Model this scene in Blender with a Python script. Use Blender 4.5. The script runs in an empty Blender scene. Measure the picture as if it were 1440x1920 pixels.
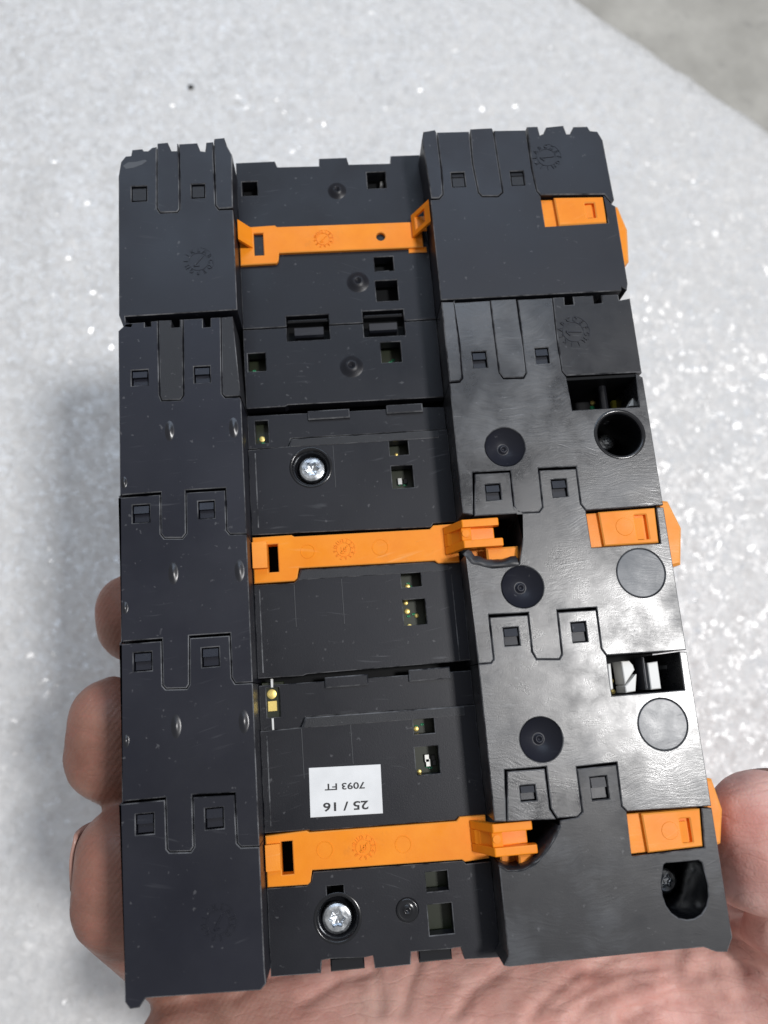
import bpy, bmesh, math, random
import numpy as np
from mathutils import Vector, Matrix, noise
from mathutils.geometry import tessellate_polygon

random.seed(7)
SC = bpy.context.scene
COL = SC.collection
FACE = 0.130                      # height of the modules' face above the foam sheet (m)
LI, RI, RO = 22.4, 61.5, 99.0     # flange edges across the modules (mm)
VB, VS, VT = -78.8, 38.45, 72.4   # bottom end, joint between the modules, top end (mm)

# ------------------------------------------------------------------ camera, world, lamps
cam_d = bpy.data.cameras.new('camera')
cam = bpy.data.objects.new('camera', cam_d)
COL.objects.link(cam)
SC.camera = cam
cam_d.sensor_fit = 'VERTICAL'
cam_d.sensor_height = 24
cam_d.lens = 18.75
cam_d.clip_start = 0.005
cam_d.clip_end = 50
m = Matrix(((0.9958563, 0.0663825, -0.0621571), (-0.0785535, 0.9722956, -0.2201603), (0.0458203, 0.2241307, 0.9734813))).to_4x4()
m.translation = Vector((-0.0113152, -0.0347241, 0.1413898 + FACE))
cam.matrix_world = m
cam_d.dof.use_dof = True
cam_d.dof.focus_distance = 0.146
cam_d.dof.aperture_fstop = 10.5

w = bpy.data.worlds.new('World')
SC.world = w
w.use_nodes = True
w.node_tree.nodes['Background'].inputs[0].default_value = (1.0, 0.99, 0.98, 1)
w.node_tree.nodes['Background'].inputs[1].default_value = 0.31


def area(name, target, direction, dist, sx, sy, power, color):
    d = bpy.data.lights.new(name, 'AREA')
    d.shape = 'RECTANGLE'
    d.size, d.size_y, d.energy, d.color = sx, sy, power, color
    o = bpy.data.objects.new(name, d)
    COL.objects.link(o)
    v = Vector(direction).normalized()
    o.location = Vector(target) + v * dist
    o.rotation_euler = v.to_track_quat('Z', 'Y').to_euler()
    return o


# one ceiling lamp behind the photographer's right shoulder, a wide pale window higher up
area('ceiling_lamp', (0.02, -0.02, FACE), (0.40, 0.0, 0.92), 1.6, 0.20, 0.20, 18.0, (1.0, 0.985, 0.975))
area('window_light', (0, 0.03, FACE), (0.0, 0.64, 0.77), 2.2, 1.7, 0.8, 14, (0.64, 0.79, 1.0))

SC.view_settings.view_transform = 'Standard'
SC.view_settings.look = 'None'
SC.view_settings.gamma = 1
SC.view_settings.exposure = 0
SC.view_settings.use_curve_mapping = False

# ------------------------------------------------------------------ materials


class NT:
    def __init__(self, name):
        self.m = bpy.data.materials.new(name)
        self.m.use_nodes = True
        self.t = self.m.node_tree
        self.b = self.t.nodes['Principled BSDF']
        self.tc = self.n('ShaderNodeTexCoord')

    def n(self, typ, **kw):
        nd = self.t.nodes.new(typ)
        for k, v in kw.items():
            setattr(nd, k, v)
        return nd

    def l(self, a, b):
        self.t.links.new(a, b)

    def mapping(self, scale=(1, 1, 1), rot=0.0, loc=(0, 0, 0), vec=None):
        mp = self.n('ShaderNodeMapping')
        mp.inputs['Scale'].default_value = scale
        mp.inputs['Rotation'].default_value = (0, 0, rot)
        mp.inputs['Location'].default_value = loc
        self.l(vec if vec else self.tc.outputs['Object'], mp.inputs[0])
        return mp.outputs[0]

    def noise(self, scale, detail=3, rough=0.55, vec=None):
        nd = self.n('ShaderNodeTexNoise')
        nd.inputs['Scale'].default_value = scale
        nd.inputs['Detail'].default_value = detail
        nd.inputs['Roughness'].default_value = rough
        self.l(vec if vec else self.tc.outputs['Object'], nd.inputs['Vector'])
        return nd.outputs['Fac']

    def ramp(self, fac, a, b, ca=0.0, cb=1.0):
        r = self.n('ShaderNodeMapRange')
        r.inputs['From Min'].default_value = a
        r.inputs['From Max'].default_value = b
        r.inputs['To Min'].default_value = ca
        r.inputs['To Max'].default_value = cb
        self.l(fac, r.inputs[0])
        return r.outputs[0]

    def math(self, op, a, b):
        nd = self.n('ShaderNodeMath', operation=op)
        for i, v in enumerate((a, b)):
            if isinstance(v, (int, float)):
                nd.inputs[i].default_value = v
            else:
                self.l(v, nd.inputs[i])
        return nd.outputs[0]

    def mix(self, fac, ca, cb):
        nd = self.n('ShaderNodeMix', data_type='RGBA')
        if isinstance(fac, (int, float)):
            nd.inputs[0].default_value = fac
        else:
            self.l(fac, nd.inputs[0])
        for i, c in ((6, ca), (7, cb)):
            if isinstance(c, tuple):
                nd.inputs[i].default_value = (*c, 1)
            else:
                self.l(c, nd.inputs[i])
        return nd.outputs[2]

    def bump(self, h, strength, dist, prev=None):
        nd = self.n('ShaderNodeBump')
        nd.inputs['Strength'].default_value = strength
        nd.inputs['Distance'].default_value = dist
        self.l(h, nd.inputs['Height'])
        if prev:
            self.l(prev, nd.inputs['Normal'])
        return nd.outputs[0]

    def set(self, **kw):
        for k, v in kw.items():
            i = self.b.inputs[k]
            if isinstance(v, tuple):
                i.default_value = (*v, 1) if len(v) == 3 and i.type == 'RGBA' else v
            elif isinstance(v, (int, float)):
                i.default_value = v
            else:
                self.l(v, i)
        return self.m


def scratches(n, angles, density=0.62, fine=(120, 1700)):
    """thin scratch marks: stretched noise on slightly warped ground, thresholded, broken up by a second noise"""
    nz = n.n('ShaderNodeTexNoise')
    nz.inputs['Scale'].default_value = 30
    nz.inputs['Detail'].default_value = 1
    n.l(n.tc.outputs['Object'], nz.inputs['Vector'])
    ws = n.n('ShaderNodeVectorMath', operation='SCALE')
    ws.inputs['Scale'].default_value = 0.02
    n.l(nz.outputs['Color'], ws.inputs[0])
    wa = n.n('ShaderNodeVectorMath', operation='ADD')
    n.l(n.tc.outputs['Object'], wa.inputs[0])
    n.l(ws.outputs[0], wa.inputs[1])
    out = None
    for i, a in enumerate(angles):
        v = n.mapping((fine[0], fine[1], 1), a, (i * 3.1, i * 1.7, 0), wa.outputs[0])
        s = n.ramp(n.noise(1.0, 2, 0.5, v), density, density + 0.08)
        brk = n.ramp(n.noise(48 + 21 * i, 2), 0.52, 0.66)
        s = n.math('MULTIPLY', s, brk)
        out = s if out is None else n.math('MAXIMUM', out, s)
    return out


def black_plastic(name, base=(0.0138, 0.0152, 0.0215), rough=0.42, scuff=0.0, grain=0.25, wear=0.14, spec=0.36):
    n = NT(name)
    sc = scratches(n, (0.3, 1.2, 2.3), 0.66)
    smudge = n.ramp(n.noise(60, 4, 0.6), 0.35, 0.7)
    haze = n.ramp(n.noise(22, 5, 0.62), 0.35, 0.68)
    r = n.math('ADD', n.ramp(smudge, 0, 1, rough - 0.06, rough + 0.07), n.ramp(haze, 0, 1, -0.05, 0.05))
    base = n.mix(n.math('MULTIPLY', haze, 0.5), base, tuple(c * 1.7 for c in base))
    col = n.mix(n.math('MULTIPLY', sc, wear), base, (0.16, 0.165, 0.18))
    dust = n.ramp(n.noise(900, 2, 0.5), 0.70, 0.76)
    col = n.mix(n.math('MULTIPLY', dust, 0.25), col, (0.22, 0.22, 0.23))
    b = n.bump(n.noise(5200, 2, 0.6), grain, 0.00004)
    if scuff:
        # rubbed finish: short strokes in several directions over warped ground, uneven in strength
        nz = n.n('ShaderNodeTexNoise')
        nz.inputs['Scale'].default_value = 45
        nz.inputs['Detail'].default_value = 3
        n.l(n.tc.outputs['Object'], nz.inputs['Vector'])
        wsc = n.n('ShaderNodeVectorMath', operation='SCALE')
        wsc.inputs['Scale'].default_value = 0.016
        n.l(nz.outputs['Color'], wsc.inputs[0])
        wad = n.n('ShaderNodeVectorMath', operation='ADD')
        n.l(n.tc.outputs['Object'], wad.inputs[0])
        n.l(wsc.outputs[0], wad.inputs[1])
        st = None
        for i, (ang, sx_, sy_) in enumerate(((0.30, 230, 2300), (-0.55, 260, 2000), (1.25, 240, 2200))):
            v_ = n.mapping((sx_, sy_, 1), ang, (i, 2.0 * i, 0), wad.outputs[0])
            msk = n.ramp(n.noise(38 + 17 * i, 3, 0.6, n.mapping((1, 1, 1), 0, (i * 0.31, 0, i))), 0.42, 0.66)
            t_ = n.math('MULTIPLY', n.noise(1.0, 4, 0.75, v_), msk)
            st = t_ if st is None else n.math('ADD', st, t_)
        blot = n.noise(170, 6, 0.7)
        b = n.bump(st, scuff, 0.00007, b)
        b = n.bump(blot, scuff * 0.35, 0.00012, b)
        strk = n.ramp(st, 0.45, 0.95)
        col = n.mix(n.math('MULTIPLY', strk, 0.45), col, (0.10, 0.105, 0.115))
        r = n.math('ADD', r, n.ramp(blot, 0.3, 0.7, -0.06, 0.10))
        r = n.math('ADD', r, n.ramp(st, 0.2, 1.0, -0.03, 0.07))
    b = n.bump(sc, 0.25, 0.00003, b)
    return n.set(**{'Base Color': col, 'Roughness': r, 'Normal': b, 'Specular IOR Level': spec})


M = {}
M['black'] = black_plastic('satin_black_plastic')
M['blackB'] = black_plastic('dark_black_plastic', (0.0110, 0.0120, 0.0190), 0.40)
M['floor'] = black_plastic('channel_black_plastic', (0.0098, 0.0104, 0.0145), 0.41, 0, 0.35, 0.25, 0.30)
M['scuffed'] = black_plastic('scuffed_black_plastic', (0.016, 0.0168, 0.020), 0.30, 0.36, 0.3, 0.6, 0.80)
M['grained'] = black_plastic('grained_black_plastic', (0.018, 0.019, 0.0225), 0.50, 0, 1.0, 0.1)
M['bump'] = black_plastic('smooth_black_plastic', (0.0115, 0.0122, 0.0165), 0.30, 0, 0.1, 0.0, 0.6)


def edge_mat():
    n = NT('rubbed_plastic_edge')
    f = n.ramp(n.noise(210, 5, 0.7), 0.38, 0.62)
    return n.set(**{'Base Color': n.mix(f, (0.020, 0.021, 0.026), (0.17, 0.174, 0.185)), 'Roughness': 0.30, 'Specular IOR Level': 0.5})


M['edge'] = edge_mat()
M['rubbed'] = black_plastic('rubbed_black_plastic', (0.0145, 0.0152, 0.0185), 0.40, 0.22, 0.3, 0.2, 0.40)
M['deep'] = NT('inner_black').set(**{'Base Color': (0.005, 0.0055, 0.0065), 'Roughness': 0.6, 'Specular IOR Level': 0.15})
M['gloss'] = NT('glossy_black').set(**{'Base Color': (0.012, 0.0125, 0.015), 'Roughness': 0.18})
M['worn_edge'] = NT('worn_plastic_edge').set(**{'Base Color': (0.06, 0.062, 0.068), 'Roughness': 0.4})
M['grey_disc'] = black_plastic('grey_plastic_plug', (0.115, 0.123, 0.135), 0.36, 0.40, 0.3, 0.5)


def orange_mat(name='orange_plastic', k=1.0):
    n = NT(name)
    f = n.ramp(n.noise(70, 5, 0.65), 0.3, 0.7)
    col = n.mix(f, (0.84 * k, 0.235 * k, 0.009), (0.95 * k, 0.315 * k, 0.018))
    b = n.bump(n.noise(3800, 2, 0.6), 0.25, 0.00005)
    sc = scratches(n, (0.5, 1.9), 0.60)
    col = n.mix(n.math('MULTIPLY', sc, 0.3), col, (0.95, 0.50, 0.18))
    grime = n.math('MULTIPLY', n.ramp(n.noise(310, 5, 0.7), 0.58, 0.75), n.ramp(n.noise(60, 3), 0.45, 0.65))
    col = n.mix(n.math('MULTIPLY', grime, 0.35), col, (0.30, 0.11, 0.03))
    return n.set(**{'Base Color': col, 'Roughness': n.ramp(n.noise(160, 4), 0.3, 0.7, 0.30, 0.50), 'Normal': b, 'Specular IOR Level': 0.27})


M['orange_edge'] = NT('rubbed_orange_edge').set(**{'Base Color': (0.93, 0.36, 0.06), 'Roughness': 0.35})
M['orange'] = orange_mat()
M['gold'] = NT('gold_pad').set(**{'Base Color': (0.85, 0.66, 0.22), 'Metallic': 0.75, 'Roughness': 0.42})
M['pcb'] = NT('circuit_board_green').set(**{'Base Color': (0.014, 0.019, 0.007), 'Roughness': 0.35})
M['solder'] = NT('green_solder_mask').set(**{'Base Color': (0.02, 0.22, 0.10), 'Roughness': 0.25})
M['tin'] = NT('tinned_metal').set(**{'Base Color': (0.62, 0.62, 0.60), 'Metallic': 0.9, 'Roughness': 0.32})
M['white'] = NT('white_plastic').set(**{'Base Color': (0.80, 0.80, 0.78), 'Roughness': 0.5})
M['yellow'] = NT('yellow_plastic').set(**{'Base Color': (0.62, 0.58, 0.08), 'Roughness': 0.4})


def steel():
    n = NT('zinc_screw_steel')
    f = n.ramp(n.noise(700, 4), 0.35, 0.7)
    col = n.mix(f, (0.50, 0.53, 0.57), (0.80, 0.83, 0.86))
    return n.set(**{'Base Color': col, 'Metallic': 1.0, 'Roughness': n.ramp(f, 0, 1, 0.20, 0.38), 'Normal': n.bump(n.noise(1500, 3), 0.3, 0.0001)})


M['steel'] = steel()


def paper():
    n = NT('label_paper')
    col = n.mix(n.ramp(n.noise(240, 4), 0.35, 0.7), (0.72, 0.73, 0.74), (0.80, 0.81, 0.82))
    return n.set(**{'Base Color': col, 'Roughness': 0.55, 'Normal': n.bump(n.noise(1800, 3), 0.15, 0.00005)})


M['paper'] = paper()
M['ink'] = NT('printed_ink').set(**{'Base Color': (0.02, 0.02, 0.022), 'Roughness': 0.5})


def foam():
    n = NT('expanded_foam')
    wv = n.n('ShaderNodeVectorMath', operation='ADD')
    nz = n.n('ShaderNodeTexNoise')
    nz.inputs['Scale'].default_value = 240
    nz.inputs['Detail'].default_value = 2
    n.l(n.tc.outputs['Object'], nz.inputs['Vector'])
    scl = n.n('ShaderNodeVectorMath', operation='SCALE')
    scl.inputs['Scale'].default_value = 0.005
    n.l(nz.outputs['Color'], scl.inputs[0])
    n.l(n.tc.outputs['Object'], wv.inputs[0])
    n.l(scl.outputs[0], wv.inputs[1])

    def cells(scale):
        vo = n.n('ShaderNodeTexVoronoi', feature='F1')
        vo.inputs['Scale'].default_value = scale
        n.l(wv.outputs[0], vo.inputs['Vector'])
        return vo
    big, small, facet = cells(300), cells(760), cells(520)

    def tilted(src, k, prev):
        """each cell wall leans its own way"""
        cen = n.n('ShaderNodeVectorMath', operation='SUBTRACT')
        n.l(src, cen.inputs[0])
        cen.inputs[1].default_value = (0.5, 0.5, 0.5)
        tl = n.n('ShaderNodeVectorMath', operation='SCALE')
        tl.inputs['Scale'].default_value = k
        n.l(cen.outputs[0], tl.inputs[0])
        add = n.n('ShaderNodeVectorMath', operation='ADD')
        n.l(prev, add.inputs[0])
        n.l(tl.outputs[0], add.inputs[1])
        nrm = n.n('ShaderNodeVectorMath', operation='NORMALIZE')
        n.l(add.outputs[0], nrm.inputs[0])
        return nrm.outputs[0]
    geo = n.n('ShaderNodeNewGeometry')
    sep = n.n('ShaderNodeSeparateColor')
    n.l(big.outputs['Color'], sep.inputs[0])
    sep2 = n.n('ShaderNodeSeparateColor')
    n.l(small.outputs['Color'], sep2.inputs[0])
    tone = n.math('MULTIPLY', n.ramp(n.noise(210, 5, 0.7), 0.3, 0.72), n.ramp(sep.outputs[1], 0, 1, 0.7, 1.0))
    col = n.mix(tone, (0.625, 0.62, 0.615), (0.80, 0.794, 0.785))
    b = n.bump(n.noise(60, 4, 0.6), 0.3, 0.004)
    b = n.bump(n.noise(420, 3, 0.6), 0.35, 0.0008, b)
    base_n = tilted(facet.outputs['Color'], 0.38, b)
    coat_n = tilted(small.outputs['Color'], 0.62, geo.outputs['Normal'])
    cw = n.ramp(sep2.outputs[0], 0.15, 0.8, 0.0, 1.0)
    return n.set(**{'Base Color': col, 'Roughness': n.ramp(sep.outputs[0], 0, 1, 0.22, 0.5), 'Normal': base_n, 'Specular IOR Level': 0.6,
                    'Coat Weight': cw, 'Coat Roughness': 0.20, 'Coat Normal': coat_n})


M['foam'] = foam()


def concrete():
    n = NT('concrete')
    f = n.ramp(n.noise(26, 6, 0.68), 0.32, 0.68)
    col = n.mix(f, (0.33, 0.316, 0.285), (0.50, 0.483, 0.44))
    sp = n.ramp(n.noise(120, 3, 0.6), 0.62, 0.74)
    col = n.mix(n.math('MULTIPLY', sp, 0.4), col, (0.22, 0.21, 0.2))
    return n.set(**{'Base Color': col, 'Roughness': 0.8, 'Normal': n.bump(n.noise(260, 4), 0.4, 0.001)})


M['concrete'] = concrete()


def skin():
    n = NT('skin')
    f = n.ramp(n.noise(70, 5, 0.65), 0.33, 0.68)
    col = n.mix(f, (0.235, 0.105, 0.076), (0.345, 0.180, 0.135))  # finger brown, darkened so the shade on the fingers sits in the colour
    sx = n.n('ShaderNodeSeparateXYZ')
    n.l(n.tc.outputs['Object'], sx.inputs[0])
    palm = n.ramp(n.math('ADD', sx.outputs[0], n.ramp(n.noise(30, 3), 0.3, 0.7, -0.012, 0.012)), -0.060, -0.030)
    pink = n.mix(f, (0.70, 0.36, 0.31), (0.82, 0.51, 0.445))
    col = n.mix(palm, col, pink)  # by position: fingers painted as shaded, palm naturally pinker and painted as lit
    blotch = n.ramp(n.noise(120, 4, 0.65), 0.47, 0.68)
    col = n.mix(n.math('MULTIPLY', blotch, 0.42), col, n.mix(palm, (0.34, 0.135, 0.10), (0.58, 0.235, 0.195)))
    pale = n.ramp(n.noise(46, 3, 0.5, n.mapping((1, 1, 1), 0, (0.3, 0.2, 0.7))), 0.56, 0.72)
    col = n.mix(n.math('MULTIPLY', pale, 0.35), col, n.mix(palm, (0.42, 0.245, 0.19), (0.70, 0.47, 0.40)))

    def lines(scale, rot, lo, hi, loc):
        """thin crease lines: the zero crossings of stretched noise"""
        nz = n.noise(1.0, 2, 0.5, n.mapping(scale, rot, loc))
        d = n.math('ABSOLUTE', n.math('SUBTRACT', nz, 0.5), 0.0)
        return n.ramp(d, lo, hi)
    l1 = lines((38, 150, 60), 0.42, 0.0, 0.035, (0, 0, 0))
    l2 = lines((55, 190, 80), -0.75, 0.0, 0.03, (4.2, 1.3, 0))
    l3 = lines((90, 330, 160), 0.25, 0.0, 0.05, (1.2, 7.7, 3))
    vo = n.n('ShaderNodeTexVoronoi', feature='DISTANCE_TO_EDGE')
    vo.inputs['Scale'].default_value = 1100
    n.l(n.tc.outputs['Object'], vo.inputs['Vector'])
    b = n.bump(n.ramp(vo.outputs['Distance'], 0, 0.25), 0.16, 0.00012)
    b = n.bump(l3, 0.20, 0.00018, b)
    b = n.bump(l2, 0.08, 0.0003, b)
    b = n.bump(l1, 0.10, 0.0004, b)
    # friction ridges, on the finger pads only
    wv = n.n('ShaderNodeTexWave', wave_type='BANDS')
    wv.inputs['Scale'].default_value = 520
    wv.inputs['Distortion'].default_value = 6
    wv.inputs['Detail'].default_value = 1
    wv.inputs['Detail Scale'].default_value = 0.12
    n.l(n.mapping((0.55, 0.85, 0.5), 0.5), wv.inputs['Vector'])
    rid = n.math('MULTIPLY', wv.outputs['Fac'], n.ramp(palm, 0, 1, 1.0, 0.0))
    b = n.bump(rid, 0.22, 0.00014, b)
    cre = n.math('MULTIPLY', n.math('MULTIPLY', l1, l2), 1.0)
    col = n.mix(n.ramp(cre, 0.0, 0.7, 0.16, 0.0), col, (0.40, 0.15, 0.12))
    return n.set(**{'Base Color': col, 'Roughness': n.ramp(n.noise(300, 4), 0.3, 0.7, 0.44, 0.60), 'Normal': b, 'Specular IOR Level': 0.4,
                    'Subsurface Weight': 0.2, 'Subsurface Radius': (0.003, 0.0011, 0.0006), 'Subsurface Scale': 1.0})


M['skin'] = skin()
M['nail'] = NT('fingernail').set(**{'Base Color': (0.42, 0.245, 0.20), 'Roughness': 0.28})

RUBBED = {'black': 'edge', 'blackB': 'edge', 'floor': 'edge', 'scuffed': 'edge', 'rubbed': 'edge', 'grained': 'edge', 'orange': 'orange_edge'}

# ------------------------------------------------------------------ mesh helpers (coordinates in mm: u across, v up the face, z out of it)


def root_of(o):
    while o.parent:
        o = o.parent
    return o


def W(p):
    return Vector(((p[0] - 49.5) * 0.001, p[1] * 0.001, p[2] * 0.001 + FACE))


def mesh_obj(name, verts, faces, mat, parent=None, smooth=False, smooth_faces=None):
    off = root_of(parent).location if parent else Vector((0, 0, 0))
    me = bpy.data.meshes.new(name)
    me.from_pydata([tuple(W(v) - off) for v in verts], [], faces)
    me.materials.append(M[mat])
    if smooth:
        me.polygons.foreach_set('use_smooth', [True] * len(me.polygons))
    me.update()
    o = bpy.data.objects.new(name, me)
    COL.objects.link(o)
    if parent:
        o.parent = parent
    return o


def thing(name, base, label, cat, group=None):
    o = bpy.data.objects.new(name, None)
    o.empty_display_size = 0.01
    o.location = W(base)
    COL.objects.link(o)
    o['label'], o['category'] = label, cat
    if group:
        o['group'] = group
    return o


def ccw(lp):
    a = sum(lp[i][0] * lp[(i + 1) % len(lp)][1] - lp[(i + 1) % len(lp)][0] * lp[i][1] for i in range(len(lp)))
    return list(lp) if a > 0 else list(reversed(lp))


def clean(lp):
    out = []
    for p in lp:
        if not out or (abs(p[0] - out[-1][0]) + abs(p[1] - out[-1][1])) > 0.03:
            out.append((p[0], p[1]))
    if abs(out[0][0] - out[-1][0]) + abs(out[0][1] - out[-1][1]) < 0.03:
        out.pop()
    return out


def offset(lp, d):
    """move every edge of a CCW loop inwards by d"""
    n = len(lp)
    out = []
    for i in range(n):
        p0, p1, p2 = Vector(lp[i - 1]), Vector(lp[i]), Vector(lp[(i + 1) % n])
        a, b = (p1 - p0).normalized(), (p2 - p1).normalized()
        na, nb = Vector((-a.y, a.x)), Vector((-b.y, b.x))
        k = na + nb
        den = 1 + na.dot(nb)
        q = p1 + (k * (d / den) if den > 0.25 else na * d)
        out.append((q.x, q.y))
    return out


def rect(r, rad=0.0, seg=3):
    u0, v0, u1, v1 = r
    if rad <= 0:
        return [(u0, v0), (u1, v0), (u1, v1), (u0, v1)]
    out = []
    for cx, cy, a0 in ((u1 - rad, v0 + rad, -90), (u1 - rad, v1 - rad, 0), (u0 + rad, v1 - rad, 90), (u0 + rad, v0 + rad, 180)):
        for k in range(seg + 1):
            a = math.radians(a0 + 90 * k / seg)
            out.append((cx + rad * math.cos(a), cy + rad * math.sin(a)))
    return out


def circ(c, n=36, k=1.0):
    return [(c[0] + k * c[2] * math.cos(2 * math.pi * i / n), c[1] + k * c[2] * math.sin(2 * math.pi * i / n)) for i in range(n)]


EDGE = {}


def plate_data(loops, z, t, b, g, edges=None):
    ls = []
    for i, lp in enumerate(loops):
        lp = ccw(clean(lp))
        lp = offset(lp, g if i == 0 else -g) if g else lp
        ls.append(lp if i == 0 else list(reversed(lp)))
    verts, faces = [], []
    caps = []
    for lp in ls:
        n = len(lp)
        inn = offset(lp, b)           # holes are reversed (CW), so the same inset widens them
        i0 = len(verts)
        verts += [(p[0], p[1], z) for p in inn] + [(p[0], p[1], z - b) for p in lp] + [(p[0], p[1], z - t) for p in lp]
        caps.append((i0, inn))
        for k in range(n):
            k2 = (k + 1) % n
            if edges is not None:
                edges.append(len(faces))
            faces.append((i0 + n + k, i0 + n + k2, i0 + k2, i0 + k))
            faces.append((i0 + 2 * n + k, i0 + 2 * n + k2, i0 + n + k2, i0 + n + k))
    flat = []
    for i0, inn in caps:
        flat += [i0 + k for k in range(len(inn))]
    for tri in tessellate_polygon([[Vector((p[0], p[1], 0)) for p in inn] for _, inn in caps]):
        a, c, d = (Vector(verts[flat[i]]) for i in tri)
        f = tuple(flat[i] for i in tri)
        faces.append(f if (c - a).cross(d - a).z > 0 else f[::-1])
    return verts, faces


def plate(name, loops, z, t, mat, parent, b=0.18, g=0.0):
    ed = []
    v, f = plate_data(loops, z, t, b, g, ed)
    o = mesh_obj(name, v, f, mat, parent)
    if mat in RUBBED:
        o.data.materials.append(M[RUBBED[mat]])
        for i in ed:
            o.data.polygons[i].material_index = 1
    return o


def box(name, r, z, t, mat, parent, b=0.12, rad=0.0):
    return plate(name, [rect(r, rad)], z, t, mat, parent, b)


def merged(name, parts, mat, parent, smooth=False):
    V, F = [], []
    for v, f in parts:
        o = len(V)
        V += v
        F += [tuple(i + o for i in q) for q in f]
    return mesh_obj(name, V, F, mat, parent, smooth)


def lathe_data(c, prof, n=36, sx=1.0, sy=1.0, z0=0.0):
    V, F = [], []
    m_ = len(prof)
    for i in range(n):
        a = 2 * math.pi * i / n
        for r, z in prof:
            V.append((c[0] + sx * r * math.cos(a), c[1] + sy * r * math.sin(a), z0 + z))
    for i in range(n):
        j = (i + 1) % n
        for k in range(m_ - 1):
            F.append((i * m_ + k, i * m_ + k + 1, j * m_ + k + 1, j * m_ + k)[::-1])
    return V, F


def lathe(name, c, prof, mat, parent, n=36, sx=1.0, sy=1.0, z0=0.0, smooth=True):
    return mesh_obj(name, *lathe_data(c, prof, n, sx, sy, z0), mat, parent, smooth)


def uprism_data(prof, v0, v1):
    """profile in (u, z), extruded along v"""
    n = len(prof)
    V = [(p[0], v0, p[1]) for p in prof] + [(p[0], v1, p[1]) for p in prof]
    F = [(k, (k + 1) % n, n + (k + 1) % n, n + k) for k in range(n)]
    for tri in tessellate_polygon([[Vector((p[0], p[1], 0)) for p in prof]]):
        F.append(tuple(tri))
        F.append(tuple(n + i for i in tri)[::-1])
    return V, F


def vprism_data(prof, u0, u1):
    """profile in (v, z), extruded along u"""
    n = len(prof)
    V = [(u0, p[0], p[1]) for p in prof] + [(u1, p[0], p[1]) for p in prof]
    F = [(k, (k + 1) % n, n + (k + 1) % n, n + k) for k in range(n)]
    for tri in tessellate_polygon([[Vector((p[0], p[1], 0)) for p in prof]]):
        F.append(tuple(tri))
        F.append(tuple(n + i for i in tri)[::-1])
    return V, F


def fix_normals(o):
    bm = bmesh.new()
    bm.from_mesh(o.data)
    bmesh.ops.recalc_face_normals(bm, faces=bm.faces)
    bm.to_mesh(o.data)
    bm.free()
    return o


GLY = {}


def glyph(s, size=1.0, bold=0.0):
    """flat letter outline as a mesh, unit size, centred"""
    if s in GLY:
        return GLY[s]
    cu = bpy.data.curves.new('letters', 'FONT')
    cu.body = s
    cu.align_x, cu.align_y = 'CENTER', 'CENTER'
    cu.size = size
    cu.resolution_u = 3
    cu.fill_mode = 'FRONT'
    cu.offset = bold
    ob = bpy.data.objects.new('letters', cu)
    COL.objects.link(ob)
    dg = bpy.context.evaluated_depsgraph_get()
    me = bpy.data.meshes.new_from_object(ob.evaluated_get(dg))
    vs = [v.co.copy() for v in me.vertices]
    fs = [tuple(p.vertices) for p in me.polygons]
    bpy.data.objects.remove(ob)
    bpy.data.meshes.remove(me)
    GLY[s] = (vs, fs)
    return GLY[s]


def glyph_data(s, c, h, ang, z, t=0.0, sx=1.0):
    vs, fs = glyph(s, 1.0, 0.022 if len(s) > 2 else 0.0)
    y0, y1 = min(v.y for v in vs), max(v.y for v in vs)
    x0, x1 = min(v.x for v in vs), max(v.x for v in vs)
    k = h / (y1 - y0)
    cs, sn = math.cos(ang), math.sin(ang)
    V = []
    for v in vs:
        x, y = (v.x - (x0 + x1) / 2) * k * sx, (v.y - (y0 + y1) / 2) * k
        V.append((c[0] + x * cs - y * sn, c[1] + x * sn + y * cs, z))
    F = list(fs)
    if t:
        n = len(V)
        ed = {}
        for f in fs:
            for i in range(len(f)):
                e = (f[i], f[(i + 1) % len(f)])
                ed[e] = 1
        V = V + [(p[0], p[1], z - t) for p in V]
        F += [(a, a + n, b + n, b) for (a, b) in ed if (b, a) not in ed]
    return V, F


def ring_data(c, r0, r1, z, t, n=40, a0=0.0, a1=2 * math.pi):
    full = abs(a1 - a0 - 2 * math.pi) < 1e-6
    V, F = [], []
    k = n if full else n + 1
    for i in range(k):
        a = a0 + (a1 - a0) * i / n
        ca, sa = math.cos(a), math.sin(a)
        V += [(c[0] + r0 * ca, c[1] + r0 * sa, z), (c[0] + r1 * ca, c[1] + r1 * sa, z), (c[0] + r1 * ca, c[1] + r1 * sa, z - t), (c[0] + r0 * ca, c[1] + r0 * sa, z - t)]
    for i in range(n):
        a, b = 4 * i, 4 * ((i + 1) % k)
        F += [(a, a + 1, b + 1, b)[::1], (a + 1, a + 2, b + 2, b + 1), (a + 3, a, b, b + 3)]
    return V, F


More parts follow.
